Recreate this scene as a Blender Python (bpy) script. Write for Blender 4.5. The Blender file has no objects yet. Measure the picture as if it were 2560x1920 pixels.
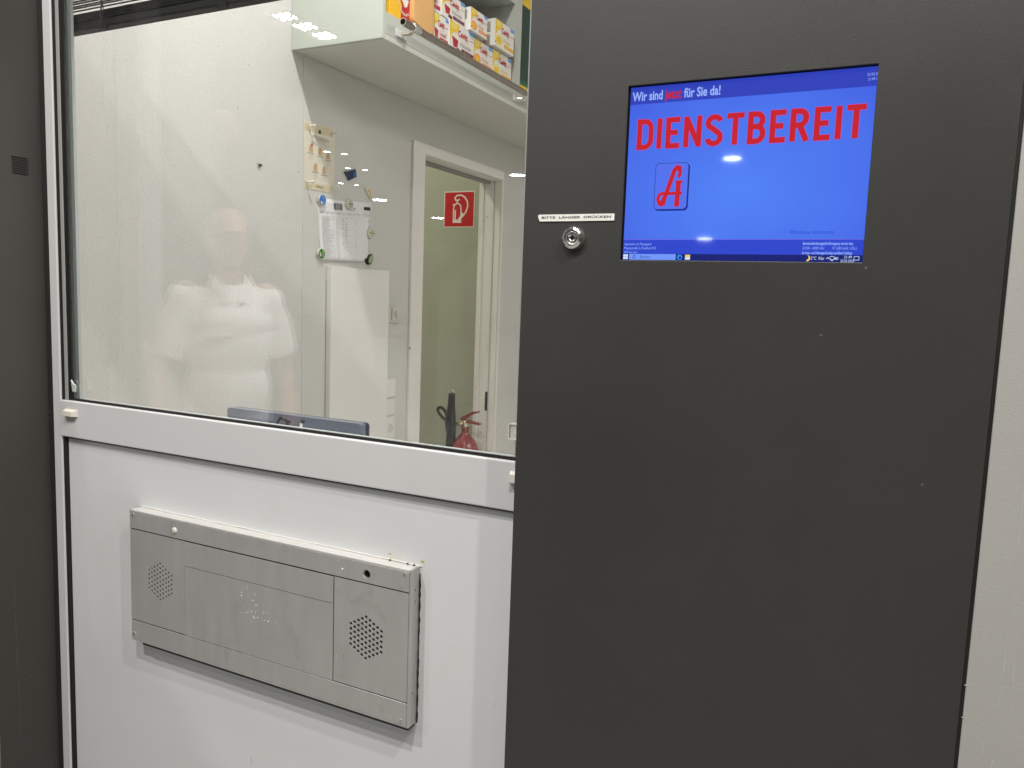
import bpy, bmesh, math, random
from mathutils import Vector, Matrix
from mathutils.geometry import tessellate_polygon
random.seed(7)
C = bpy.context.scene.collection
SC = bpy.context.scene
EYE = 1.42            # height of the photographer's lens above the pavement; everything is laid out from it
# ------------------------------------------------------------------ camera
cam_d = bpy.data.cameras.new('camera'); cam = bpy.data.objects.new('camera', cam_d); C.objects.link(cam)
cam_d.sensor_width = 36; cam_d.lens = 36*1957.2/2560; cam_d.clip_start = .02; cam_d.clip_end = 200
def cam_matrix(y, p, r):
    cy, sy, cp, sp = math.cos(y), math.sin(y), math.cos(p), math.sin(p)
    f = Vector((-sy*cp, cy*cp, sp)); ri = Vector((cy, sy, 0)); up = ri.cross(f)
    R = math.cos(r)*ri + math.sin(r)*up; U = -math.sin(r)*ri + math.cos(r)*up
    return Matrix(((R.x, U.x, -f.x, 0), (R.y, U.y, -f.y, 0), (R.z, U.z, -f.z, 0), (0, 0, 0, 1)))
cam.matrix_world = cam_matrix(math.radians(26.11), math.radians(-6.2215), math.radians(2.027))
SC.camera = cam
# ------------------------------------------------------------------ world: night, a little city glow
W = bpy.data.worlds.new('World'); SC.world = W; W.use_nodes = True
wb = W.node_tree.nodes['Background']; wb.inputs[0].default_value = (.55, .60, .72, 1); wb.inputs[1].default_value = .035
SC.view_settings.view_transform = 'Standard'; SC.view_settings.look = 'None'
SC.view_settings.exposure = 0; SC.view_settings.gamma = 1
SC.render.engine = 'CYCLES'
SC.cycles.max_bounces = 8; SC.cycles.transparent_max_bounces = 16
SC.cycles.sample_clamp_indirect = 6
# lamp brightness (radiance of the lit discs)
L_OUT, L_LED, L_FAR, L_IN, L_IN2, L_BACK = 2850, 4200, 110, 2350, 6.9, 270
L_ROW = 330
# ------------------------------------------------------------------ materials
MATS = {}
def mat(name, col, rough=.5, metal=0, var=0, vs=6, bump=0, bs=200, spec=.5, emit=None, es=1, aniso=None, specks=0, coat=0, stain=None):
    m = bpy.data.materials.new(name); m.use_nodes = True; nt = m.node_tree; N = nt.nodes; Lk = nt.links
    b = N['Principled BSDF']; b.inputs['Base Color'].default_value = (*col, 1)
    b.inputs['Roughness'].default_value = rough; b.inputs['Metallic'].default_value = metal
    b.inputs['Specular IOR Level'].default_value = spec; b.inputs['Coat Weight'].default_value = coat
    tc = N.new('ShaderNodeTexCoord'); mp = N.new('ShaderNodeMapping'); Lk.new(tc.outputs['Object'], mp.inputs[0])
    if aniso: mp.inputs['Scale'].default_value = aniso
    last = None
    if var:
        n = N.new('ShaderNodeTexNoise'); n.inputs['Scale'].default_value = vs; n.inputs['Detail'].default_value = 6; n.inputs['Roughness'].default_value = .6
        Lk.new(mp.outputs[0], n.inputs[0])
        r = N.new('ShaderNodeValToRGB'); r.color_ramp.elements[0].position = .3; r.color_ramp.elements[1].position = .7
        r.color_ramp.elements[0].color = (*[c*(1-var) for c in col], 1); r.color_ramp.elements[1].color = (*[min(1, c*(1+var)) for c in col], 1)
        Lk.new(n.outputs[0], r.inputs[0]); last = r.outputs[0]
        rr = N.new('ShaderNodeMapRange'); rr.inputs[1].default_value = .3; rr.inputs[2].default_value = .7
        rr.inputs[3].default_value = rough*.9; rr.inputs[4].default_value = min(1, rough*1.12); Lk.new(n.outputs[0], rr.inputs[0]); Lk.new(rr.outputs[0], b.inputs['Roughness'])
    if specks:      # sparse dust specks and nicks
        v = N.new('ShaderNodeTexVoronoi'); v.inputs['Scale'].default_value = 26; Lk.new(tc.outputs['Object'], v.inputs['Vector'])
        ls = N.new('ShaderNodeMath'); ls.operation = 'LESS_THAN'; ls.inputs[1].default_value = .035; Lk.new(v.outputs['Distance'], ls.inputs[0])
        sp = N.new('ShaderNodeSeparateColor'); Lk.new(v.outputs['Color'], sp.inputs[0])
        gt = N.new('ShaderNodeMath'); gt.operation = 'GREATER_THAN'; gt.inputs[1].default_value = 1-specks; Lk.new(sp.outputs[0], gt.inputs[0])
        mu = N.new('ShaderNodeMath'); mu.operation = 'MULTIPLY'; Lk.new(ls.outputs[0], mu.inputs[0]); Lk.new(gt.outputs[0], mu.inputs[1])
        mx = N.new('ShaderNodeMix'); mx.data_type = 'RGBA'; mx.inputs[6].default_value = (*col, 1)
        if last: Lk.new(last, mx.inputs[6])
        mx.inputs[7].default_value = (.28, .27, .25, 1) if sum(col) < .6 else (.25, .24, .22, 1)
        m2 = N.new('ShaderNodeMath'); m2.operation = 'MULTIPLY'; m2.inputs[1].default_value = .35; Lk.new(mu.outputs[0], m2.inputs[0]); Lk.new(m2.outputs[0], mx.inputs[0]); last = mx.outputs[2]
    if stain:       # soft patches of grime with their own shape
        n = N.new('ShaderNodeTexNoise'); n.inputs['Scale'].default_value = stain[1]; n.inputs['Detail'].default_value = 8; n.inputs['Roughness'].default_value = .7; n.inputs['Distortion'].default_value = .6
        Lk.new(tc.outputs['Object'], n.inputs[0])
        mr = N.new('ShaderNodeMapRange'); mr.inputs[1].default_value = .58; mr.inputs[2].default_value = .75; mr.inputs[4].default_value = stain[2]; Lk.new(n.outputs[0], mr.inputs[0])
        mx = N.new('ShaderNodeMix'); mx.data_type = 'RGBA'; mx.inputs[6].default_value = (*col, 1)
        if last: Lk.new(last, mx.inputs[6])
        mx.inputs[7].default_value = (*stain[0], 1); Lk.new(mr.outputs[0], mx.inputs[0]); last = mx.outputs[2]
    if last: Lk.new(last, b.inputs['Base Color'])
    if bump:
        n = N.new('ShaderNodeTexNoise'); n.inputs['Scale'].default_value = bs; n.inputs['Detail'].default_value = 5; Lk.new(mp.outputs[0], n.inputs[0])
        bp = N.new('ShaderNodeBump'); bp.inputs['Strength'].default_value = bump; bp.inputs['Distance'].default_value = .002
        Lk.new(n.outputs[0], bp.inputs['Height']); Lk.new(bp.outputs[0], b.inputs['Normal'])
    if emit: b.inputs['Emission Color'].default_value = (*emit, 1); b.inputs['Emission Strength'].default_value = es
    MATS[name] = m; return m
def srgb(r, g, b):
    f = lambda c: (c/255/12.92) if c/255 <= .04045 else ((c/255+.055)/1.055)**2.4
    return (f(r), f(g), f(b))
mat('dark_coat', (.033, .0320, .0300), .44, var=.10, vs=2.2, bump=.25, bs=900, specks=.09, spec=.5, stain=((.046, .044, .041), 3.5, .45))
mat('reveal_coat', (.042, .038, .034), .5, var=.06, vs=3, bump=.25, bs=900, specks=.05)
mat('dark_edge', (.020, .018, .018), .5)
mat('pale_paint', (.36, .355, .335), .5, var=.03, vs=4, bump=.12, bs=500, specks=.03, stain=((.40, .39, .36), 9, .25))
mat('panel_paint', (.62, .63, .635), .42, var=.02, vs=3, bump=.06, bs=700, stain=((.54, .53, .49), 5, .35), specks=.02)
mat('frame_paint', (.56, .56, .565), .38, var=.02, vs=3, bump=.05, bs=800)
mat('frame_edge', (.78, .78, .76), .3)
mat('black_rubber', (.006, .006, .006), .55)
mat('bead_grey', (.30, .31, .29), .5)
mat('sash_grey', (.46, .49, .48), .45, var=.02)
mat('cream_plastic', (.64, .62, .55), .4)
mat('steel', (.48, .475, .46), .38, metal=.50, var=.05, vs=9, bump=.10, bs=420, aniso=(5, 1, 1), stain=((.33, .32, .30), 11, .6))
mat('steel_top_glare', (.56, .55, .53), .4, metal=.1, var=.05, vs=20)  # lamp glare on the housing's top face, painted in as lighter steel
mat('steel_bright', (.62, .61, .58), .30, metal=.9)
mat('steel_tube', (.42, .38, .34), .28, metal=1, var=.08, vs=30, aniso=(1, .1, 1))
mat('chrome', (.85, .85, .84), .20, metal=1)
mat('black', (.004, .004, .004), .6)
mat('white_sealant', (.64, .635, .61), .45, bump=.3, bs=120)
mat('rust_stain', (.52, .40, .20), .7, var=.3, vs=90)
mat('plaster', (.63, .625, .60), .85, bump=.8, bs=110)
mat('board_paint', (.62, .615, .585), .5, var=.015, bump=.06, bs=300)
mat('cabinet_white', (.56, .605, .54), .22, coat=.3)
mat('cabinet_under', (.61, .62, .55), .5)
mat('cabinet_grey', (.52, .54, .50), .4)
mat('cabinet_inside', (.22, .23, .20), .6)
mat('door_trim', (.80, .78, .73), .45)
mat('green_wall', (.425, .445, .35), .7, bump=.2, bs=90)
mat('latch', (.04, .04, .045), .35, metal=.6)
mat('white_laminate', (.80, .79, .76), .3)
mat('sign_red', (.55, .010, .014), .35)
mat('sign_white', (.82, .78, .68), .5)
mat('red_paint', (.23, .008, .010), .25, coat=.5)
mat('black_plastic', (.010, .010, .011), .35, bump=.2, bs=60)
mat('brass', (.70, .60, .38), .3, metal=1)
mat('paper', (.80, .80, .81), .8)
mat('poster_paper', (.74, .70, .58), .35)
mat('poster_band', (.66, .58, .40), .35)
mat('print_grey', (.22, .22, .22), .8)
mat('print_light', (.48, .48, .47), .8)
mat('print_black', (.02, .02, .02), .7)
mat('tan_print', (.55, .36, .19), .6)
mat('clear_plastic', (.80, .80, .78), .15)
mat('navy', (.025, .045, .10), .5, var=.3, vs=60)
mat('magnet_blue', (.05, .17, .50), .2)
mat('magnet_green', (.03, .22, .03), .2)
mat('magnet_face', (.66, .68, .55), .3)
mat('lime', (.33, .42, .20), .3)
mat('orange_print', (.70, .30, .10), .5)
mat('monitor_back', (.15, .17, .235), .3, coat=.3)
mat('monitor_edge', (.012, .018, .03), .3)
mat('blind_slat', (.011, .010, .010), .6, var=.1, vs=20)
mat('kraft', (.72, .42, .16), .75, bump=.2, bs=60)
mat('box_white', (.80, .78, .73), .4)
mat('box_yellow', (.86, .58, .03), .4)
mat('box_gold', (.88, .50, .02), .4)
mat('box_red', (.50, .015, .03), .4)
mat('box_wine', (.14, .004, .03), .4)
mat('box_blue', (.10, .34, .75), .4)
mat('box_orange', (.88, .33, .12), .4)
mat('box_lemon', (.86, .70, .18), .4)
mat('box_green', (.012, .05, .035), .35)
mat('box_green2', (.02, .16, .08), .35)
mat('cevitt_red', (.50, .01, .03), .4)
mat('soffit', (.20, .195, .19), .8)
mat('floor_in', (.72, .70, .65), .5)
mat('room_white', (.88, .87, .84), .85)
mat('skin', (.40, .22, .15), .5)
mat('shirt', (.90, .90, .92), .9, bump=1, bs=6); MATS['shirt'].node_tree.nodes['Bump'].inputs['Distance'].default_value = .007
mat('trousers', (.05, .055, .07), .9)
mat('hair', (.12, .105, .09), .8)
mat('shoe', (.03, .025, .02), .5)
mat('scratch', (.12, .118, .11), .5)
mat('pillar_grey', (.40, .40, .42), .7)
mat('key_white', (.75, .74, .70), .45)
# stone cladding and pavement
def tile_mat(name, a, b, sx, sy, rough=.6):
    m = mat(name, a, rough); nt = m.node_tree; N = nt.nodes; Lk = nt.links
    tc = N.new('ShaderNodeTexCoord'); br = N.new('ShaderNodeTexBrick'); Lk.new(tc.outputs['Object'], br.inputs[0])
    br.inputs['Scale'].default_value = 1; br.inputs['Brick Width'].default_value = sx; br.inputs['Row Height'].default_value = sy
    br.inputs['Mortar Size'].default_value = .004; br.inputs['Color1'].default_value = (*a, 1); br.inputs['Color2'].default_value = (*b, 1); br.inputs['Mortar'].default_value = (.12, .11, .10, 1)
    n = N.new('ShaderNodeTexNoise'); n.inputs['Scale'].default_value = 9; n.inputs['Detail'].default_value = 8; Lk.new(tc.outputs['Object'], n.inputs[0])
    mx = N.new('ShaderNodeMix'); mx.data_type = 'RGBA'; mx.blend_type = 'MULTIPLY'; mx.inputs[0].default_value = .5
    Lk.new(br.outputs[0], mx.inputs[6]); Lk.new(n.outputs[0], mx.inputs[7]); Lk.new(mx.outputs[2], N['Principled BSDF'].inputs['Base Color'])
tile_mat('stone_clad', (.70, .65, .55), (.62, .58, .50), 1.3, 5.0, .5)
tile_mat('paving', (.36, .35, .33), (.32, .31, .30), .6, .6, .7)
def emitter(name, col, s):
    m = bpy.data.materials.new(name); m.use_nodes = True; nt = m.node_tree; nt.nodes.clear()
    e = nt.nodes.new('ShaderNodeEmission'); e.inputs[0].default_value = (*col, 1); e.inputs[1].default_value = s
    o = nt.nodes.new('ShaderNodeOutputMaterial'); nt.links.new(e.outputs[0], o.inputs[0]); m.cycles.emission_sampling = 'FRONT' if s > 5 else 'AUTO'; MATS[name] = m
emitter('lamp_out', (1, .965, .915), L_OUT); emitter('fill_row', (1, .965, .915), L_ROW); emitter('lamp_led', (.92, .96, 1), L_LED); emitter('lamp_far', (.85, .93, 1), L_FAR)
emitter('lamp_far_warm', (1, .86, .62), L_FAR)
emitter('lamp_in', (1, .965, .955), L_IN); emitter('fill_in', (1, .965, .935), L_IN2); emitter('lamp_back', (1, .95, .80), L_BACK)
def glass_mat():
    m = bpy.data.materials.new('window_glass'); m.use_nodes = True; nt = m.node_tree; N = nt.nodes; Lk = nt.links; N.clear()
    geo = N.new('ShaderNodeNewGeometry'); dt = N.new('ShaderNodeVectorMath'); dt.operation = 'DOT_PRODUCT'
    Lk.new(geo.outputs['Incoming'], dt.inputs[0]); Lk.new(geo.outputs['Normal'], dt.inputs[1])
    ab = N.new('ShaderNodeMath'); ab.operation = 'ABSOLUTE'; Lk.new(dt.outputs['Value'], ab.inputs[0])
    om = N.new('ShaderNodeMath'); om.operation = 'SUBTRACT'; om.inputs[0].default_value = 1; Lk.new(ab.outputs[0], om.inputs[1])
    pw = N.new('ShaderNodeMath'); pw.operation = 'POWER'; pw.inputs[1].default_value = 5; Lk.new(om.outputs[0], pw.inputs[0])
    ma = N.new('ShaderNodeMath'); ma.operation = 'MULTIPLY_ADD'; ma.inputs[1].default_value = .92; ma.inputs[2].default_value = .088; Lk.new(pw.outputs[0], ma.inputs[0])
    tr = N.new('ShaderNodeBsdfTransparent'); tr.inputs[0].default_value = (.97, .978, .972, 1)
    gl = N.new('ShaderNodeBsdfGlossy'); gl.inputs['Roughness'].default_value = .0; gl.inputs[0].default_value = (1, 1, 1, 1)
    mx = N.new('ShaderNodeMixShader'); Lk.new(ma.outputs[0], mx.inputs[0]); Lk.new(tr.outputs[0], mx.inputs[1]); Lk.new(gl.outputs[0], mx.inputs[2])
    # fine dust on the pane
    tc = N.new('ShaderNodeTexCoord'); v = N.new('ShaderNodeTexVoronoi'); v.inputs['Scale'].default_value = 42; Lk.new(tc.outputs['Object'], v.inputs['Vector'])
    ls = N.new('ShaderNodeMath'); ls.operation = 'LESS_THAN'; ls.inputs[1].default_value = .045; Lk.new(v.outputs['Distance'], ls.inputs[0])
    sp = N.new('ShaderNodeSeparateColor'); Lk.new(v.outputs['Color'], sp.inputs[0])
    gt = N.new('ShaderNodeMath'); gt.operation = 'GREATER_THAN'; gt.inputs[1].default_value = .86; Lk.new(sp.outputs[0], gt.inputs[0])
    mu = N.new('ShaderNodeMath'); mu.operation = 'MULTIPLY'; Lk.new(ls.outputs[0], mu.inputs[0]); Lk.new(gt.outputs[0], mu.inputs[1])
    m3 = N.new('ShaderNodeMath'); m3.operation = 'MULTIPLY'; m3.inputs[1].default_value = .35; Lk.new(mu.outputs[0], m3.inputs[0])
    v2 = N.new('ShaderNodeTexVoronoi'); v2.inputs['Scale'].default_value = 330; Lk.new(tc.outputs['Object'], v2.inputs['Vector'])
    l2 = N.new('ShaderNodeMath'); l2.operation = 'LESS_THAN'; l2.inputs[1].default_value = .24; Lk.new(v2.outputs['Distance'], l2.inputs[0])
    mp = N.new('ShaderNodeMapping'); mp.inputs['Location'].default_value = (.575*9, -1.02*9, .195*9); mp.inputs['Scale'].default_value = (9, 9, 9); Lk.new(tc.outputs['Object'], mp.inputs[0])
    gr = N.new('ShaderNodeTexGradient'); gr.gradient_type = 'SPHERICAL'; Lk.new(mp.outputs[0], gr.inputs[0])
    s2 = N.new('ShaderNodeSeparateColor'); Lk.new(v2.outputs['Color'], s2.inputs[0])
    g2 = N.new('ShaderNodeMath'); g2.operation = 'LESS_THAN'; Lk.new(s2.outputs[1], g2.inputs[0]); Lk.new(gr.outputs[1], g2.inputs[1])
    k2 = N.new('ShaderNodeMath'); k2.operation = 'MULTIPLY'; Lk.new(l2.outputs[0], k2.inputs[0]); Lk.new(g2.outputs[0], k2.inputs[1])
    k3 = N.new('ShaderNodeMath'); k3.operation = 'MULTIPLY_ADD'; k3.inputs[1].default_value = .12; Lk.new(k2.outputs[0], k3.inputs[0]); Lk.new(m3.outputs[0], k3.inputs[2])
    df = N.new('ShaderNodeBsdfDiffuse'); df.inputs[0].default_value = (.85, .85, .82, 1)
    m4 = N.new('ShaderNodeMixShader'); Lk.new(k3.outputs[0], m4.inputs[0]); Lk.new(mx.outputs[0], m4.inputs[1]); Lk.new(df.outputs[0], m4.inputs[2])
    o = N.new('ShaderNodeOutputMaterial'); Lk.new(m4.outputs[0], o.inputs[0]); MATS['window_glass'] = m
glass_mat()
def clear_mat():
    m = bpy.data.materials.new('clear_film'); m.use_nodes = True; nt = m.node_tree; N = nt.nodes; N.clear()
    tr = N.new('ShaderNodeBsdfTransparent'); gl = N.new('ShaderNodeBsdfPrincipled'); gl.inputs['Base Color'].default_value = (.7, .7, .68, 1); gl.inputs['Roughness'].default_value = .15
    mx = N.new('ShaderNodeMixShader'); mx.inputs[0].default_value = .35; nt.links.new(tr.outputs[0], mx.inputs[1]); nt.links.new(gl.outputs[0], mx.inputs[2])
    o = N.new('ShaderNodeOutputMaterial'); nt.links.new(mx.outputs[0], o.inputs[0]); MATS['clear_film'] = m
clear_mat()
def screen_mat(name, col, grad=None, k=1.0):
    m = bpy.data.materials.new(name); m.use_nodes = True; nt = m.node_tree; N = nt.nodes; Lk = nt.links; b = N['Principled BSDF']
    b.inputs['Base Color'].default_value = (.01, .01, .012, 1); b.inputs['Roughness'].default_value = .035; b.inputs['Specular IOR Level'].default_value = .35
    b.inputs['Emission Color'].default_value = (*col, 1); b.inputs['Emission Strength'].default_value = k
    if grad:
        tc = N.new('ShaderNodeTexCoord'); g = N.new('ShaderNodeTexGradient'); g.gradient_type = 'SPHERICAL'; mp = N.new('ShaderNodeMapping')
        mp.inputs['Location'].default_value = grad[1]; mp.inputs['Scale'].default_value = grad[2]
        Lk.new(tc.outputs['Object'], mp.inputs[0]); Lk.new(mp.outputs[0], g.inputs[0])
        n = N.new('ShaderNodeTexNoise'); n.inputs['Scale'].default_value = 9; n.inputs['Detail'].default_value = 2; Lk.new(tc.outputs['Object'], n.inputs[0])
        ml = N.new('ShaderNodeMath'); ml.operation = 'MULTIPLY_ADD'; ml.inputs[1].default_value = .5; ml.inputs[2].default_value = -.25; Lk.new(n.outputs[0], ml.inputs[0])
        ad = N.new('ShaderNodeMath'); ad.operation = 'ADD'; ad.use_clamp = True; Lk.new(g.outputs[1], ad.inputs[0]); Lk.new(ml.outputs[0], ad.inputs[1])
        mx = N.new('ShaderNodeMix'); mx.data_type = 'RGBA'; mx.inputs[6].default_value = (*col, 1); mx.inputs[7].default_value = (*grad[0], 1)
        Lk.new(ad.outputs[0], mx.inputs[0]); Lk.new(mx.outputs[2], b.inputs['Emission Color'])
    m.cycles.emission_sampling = 'NONE'; MATS[name] = m
# the picture on the display brightens towards its middle and lower right
screen_mat('scr_blue', srgb(60, 86, 222), (srgb(78, 128, 245), (-.02, 0, .10), (3.6, 1, 5.0)))
screen_mat('scr_header', srgb(44, 62, 184)); screen_mat('scr_info', srgb(42, 68, 204)); screen_mat('scr_task', srgb(14, 24, 112))
screen_mat('scr_red', srgb(198, 24, 36)); screen_mat('scr_red_glow', srgb(168, 84, 190)); screen_mat('scr_text', srgb(150, 178, 252)); screen_mat('scr_white', srgb(205, 225, 255))
screen_mat('scr_dark', srgb(16, 32, 130)); screen_mat('scr_search', srgb(112, 150, 250)); screen_mat('scr_edge', srgb(30, 130, 225)); screen_mat('scr_yellow', srgb(240, 210, 90))
screen_mat('scr_grey', srgb(80, 112, 236)); screen_mat('scr_bezel', (0.0005, .0005, .001)); screen_mat('scr_line', srgb(120, 100, 225))
# ------------------------------------------------------------------ mesh helpers
def tag(o, label=None, cat=None, group=None, kind=None):
    if label: o['label'] = label
    if cat: o['category'] = cat
    if group: o['group'] = group
    if kind: o['kind'] = kind
    return o
class F:      # a flat working frame: origin, u, v and outward normal
    def __init__(s, o, u, v): s.o = Vector(o); s.u = Vector(u); s.v = Vector(v); s.n = s.u.cross(s.v)
    def __call__(s, u, v, n=0): return s.o + s.u*u + s.v*v + s.n*n
def FY(y): return F((0, y, 0), (1, 0, 0), (0, 0, 1))          # facade planes, facing the street
def FX(x): return F((x, 0, 0), (0, 1, 0), (0, 0, 1))          # planes facing +x, the room's side wall
def rotF(fr, cu, cv, ang, n=0):
    a = math.cos(ang); b = math.sin(ang)
    return F(fr(cu, cv, n), fr.u*a + fr.v*b, fr.v*a - fr.u*b)
class MB:
    def __init__(s): s.v = []; s.f = []; s.m = []; s.mi = []; s.sm = []
    def _m(s, m):
        if m not in s.m: s.m.append(m)
        return s.m.index(m)
    def add(s, verts, faces, m, smooth=False):
        k = len(s.v); i = s._m(m); s.v += [Vector(p) for p in verts]
        for f in faces: s.f.append([k+a for a in f]); s.mi.append(i); s.sm.append(smooth)
        return s
    def box(s, lo, hi, m):
        x0, y0, z0 = lo; x1, y1, z1 = hi
        v = [(x0,y0,z0),(x1,y0,z0),(x1,y1,z0),(x0,y1,z0),(x0,y0,z1),(x1,y0,z1),(x1,y1,z1),(x0,y1,z1)]
        return s.add(v, [(0,3,2,1),(4,5,6,7),(0,1,5,4),(1,2,6,5),(2,3,7,6),(3,0,4,7)], m)
    def prism(s, fr, poly, n0, n1, m, holes=(), side=None, back=True):
        loops = [list(poly)] + [list(h) for h in holes]; side = side or m
        tri = tessellate_polygon([[Vector((p[0], p[1], 0)) for p in l] for l in loops])
        flat = [p for l in loops for p in l]
        def area(t): a, b, c = (flat[i] for i in t); return (b[0]-a[0])*(c[1]-a[1])-(b[1]-a[1])*(c[0]-a[0])
        tri = [t if area(t) > 0 else (t[0], t[2], t[1]) for t in tri if abs(area(t)) > 1e-12]
        s.add([fr(p[0], p[1], n1) for p in flat], tri, m)
        if abs(n1-n0) < 1e-9: return s
        if back: s.add([fr(p[0], p[1], n0) for p in flat], [(t[0], t[2], t[1]) for t in tri], side)
        for li, l in enumerate(loops):
            A = sum(l[i][0]*l[(i+1) % len(l)][1]-l[(i+1) % len(l)][0]*l[i][1] for i in range(len(l)))
            if (A < 0) != (li > 0): l = l[::-1]
            n = len(l); vv = [fr(p[0], p[1], n1) for p in l]+[fr(p[0], p[1], n0) for p in l]
            s.add(vv, [(i, i+n, (i+1) % n+n, (i+1) % n) for i in range(n)], side)
        return s
    def rect(s, fr, u0, v0, u1, v1, n0, n1, m, **k): return s.prism(fr, [(u0,v0),(u1,v0),(u1,v1),(u0,v1)], n0, n1, m, **k)
    def disc(s, fr, cu, cv, r, n0, n1, m, seg=28, ry=None, **k):
        return s.prism(fr, [(cu+r*math.cos(2*PI*i/seg), cv+(ry or r)*math.sin(2*PI*i/seg)) for i in range(seg)], n0, n1, m, **k)
    def lathe(s, fr, cu, cv, prof, m, seg=32, smooth=True):       # prof: (radius, n) pairs
        v = []; f = []
        for r, n in prof:
            for i in range(seg): v.append(fr(cu+r*math.cos(2*PI*i/seg), cv+r*math.sin(2*PI*i/seg), n))
        for k in range(len(prof)-1):
            for i in range(seg): f.append((k*seg+i, k*seg+(i+1) % seg, (k+1)*seg+(i+1) % seg, (k+1)*seg+i))
        return s.add(v, f, m, smooth)
    def ribbon(s, fr, pts, w, n0, n1, m, closed=False):
        P = [Vector(p[:2]) for p in pts]; n = len(P); L = []; R = []
        for i in range(n):
            a = P[(i-1) % n] if (closed or i) else P[i]; b = P[(i+1) % n] if (closed or i < n-1) else P[i]
            d0 = (P[i]-a); d1 = (b-P[i])
            d0 = d0.normalized() if d0.length > 1e-9 else d1.normalized(); d1 = d1.normalized() if d1.length > 1e-9 else d0
            t = (d0+d1); t = t.normalized() if t.length > 1e-6 else d0
            nn = Vector((-t.y, t.x)); k = max(.35, nn.dot(Vector((-d0.y, d0.x)))); h = w/2/k
            L.append(P[i]+nn*h); R.append(P[i]-nn*h)
        rng = range(n if closed else n-1)
        s.add([fr(p.x, p.y, n1) for p in L]+[fr(p.x, p.y, n1) for p in R], [(i, n+i, n+(i+1) % n, (i+1) % n) for i in rng], m)
        return s
    def tube(s, pts, r, m, seg=12, cap=True, smooth=True):
        P = [Vector(p) for p in pts]; n = len(P); rr = r if isinstance(r, (list, tuple)) else [r]*n
        v = []; f = []; up = None
        for i in range(n):
            t = (P[min(i+1, n-1)]-P[max(i-1, 0)]).normalized()
            if up is None: up = t.orthogonal().normalized()
            up = (up - t*up.dot(t)).normalized(); q = t.cross(up)
            for k in range(seg): a = 2*PI*k/seg; v.append(P[i]+(up*math.cos(a)+q*math.sin(a))*rr[i])
        for i in range(n-1):
            for k in range(seg): f.append((i*seg+k, i*seg+(k+1) % seg, (i+1)*seg+(k+1) % seg, (i+1)*seg+k))
        if cap: f += [tuple(range(seg))[::-1], tuple((n-1)*seg+k for k in range(seg))]
        return s.add(v, f, m, smooth)
    def ball(s, c, r, m, seg=16, rings=10, rot=None):
        rx, ry, rz = r if isinstance(r, (list, tuple)) else (r, r, r); v = []; f = []; c = Vector(c)
        for i in range(rings+1):
            a = PI*i/rings
            for k in range(seg):
                b = 2*PI*k/seg; p = Vector((rx*math.sin(a)*math.cos(b), ry*math.sin(a)*math.sin(b), rz*math.cos(a)))
                v.append(c+(rot @ p if rot else p))
        for i in range(rings):
            for k in range(seg): f.append((i*seg+k, (i+1)*seg+k, (i+1)*seg+(k+1) % seg, i*seg+(k+1) % seg))
        return s.add(v, f, m, True)
    def text(s, fr, string, u, v, size, m, sx=1, n=.0005, align='LEFT', off=0, shear=0, rot=0, space=1, ext=0):
        cu = bpy.data.curves.new('t', 'FONT'); cu.body = string; cu.size = size; cu.align_x = align; cu.offset = off; cu.shear = shear
        cu.space_character = space; cu.resolution_u = 3; cu.fill_mode = 'FRONT' if not ext else 'BOTH'; cu.extrude = ext
        o = bpy.data.objects.new('t', cu); C.objects.link(o); bpy.context.view_layer.update()
        me = o.evaluated_get(bpy.context.evaluated_depsgraph_get()).to_mesh()
        ca, sa = math.cos(rot), math.sin(rot)
        vs = [(p.co.x*sx, p.co.y, p.co.z) for p in me.vertices]; vs = [(u+a*ca-b*sa, v+a*sa+b*ca, c) for a, b, c in vs]
        fs = []
        for p in me.polygons:
            ids = list(p.vertices); a, b, c = (vs[i] for i in ids[:3]); fs.append(ids)
        w = max([q[0] for q in vs] or [u])
        ar = 0
        for ids in fs:
            for i in range(1, len(ids)-1):
                a, b, c = vs[ids[0]], vs[ids[i]], vs[ids[i+1]]; ar += (b[0]-a[0])*(c[1]-a[1])-(b[1]-a[1])*(c[0]-a[0])
        if ar < 0: fs = [f[::-1] for f in fs]
        s.add([fr(a, b, n+c) for a, b, c in vs], fs, m)
        o.to_mesh_clear(); bpy.data.objects.remove(o); bpy.data.curves.remove(cu); s.last_u = w
        return s
    def build(s, name, parent=None, origin=None, bevel=0, bseg=2):
        me = bpy.data.meshes.new(name); org = Vector(origin) if origin is not None else Vector((0, 0, 0))
        me.from_pydata([p-org for p in s.v], [], s.f)
        for m in s.m: me.materials.append(MATS[m])
        for i, p in enumerate(me.polygons): p.material_index = s.mi[i]; p.use_smooth = s.sm[i]
        me.update()
        o = bpy.data.objects.new(name, me); C.objects.link(o)
        if parent:
            o.parent = parent; o.location = org - parent_loc(parent)
        else: o.location = org
        if bevel:
            b = o.modifiers.new('bevel', 'BEVEL'); b.width = bevel; b.segments = bseg; b.limit_method = 'ANGLE'; b.angle_limit = .6
            w = o.modifiers.new('weld', 'WELD'); w.merge_threshold = 1e-6; o.modifiers.move(1, 0)
        return o
def parent_loc(o):
    v = Vector(o.location)
    while o.parent: o = o.parent; v += o.location
    return v
def empty(name, loc): o = bpy.data.objects.new(name, None); C.objects.link(o); o.location = loc; o.empty_display_size = .05; return o
PI = math.pi
def copy_tree(o, d, parent=None):
    c = o.copy(); C.objects.link(c)
    if parent: c.parent = parent
    else: c.location = o.location + Vector(d)
    for ch in o.children: copy_tree(ch, d, c)
    return c
FLOOR = -EYE; TOP = 2.2
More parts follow.
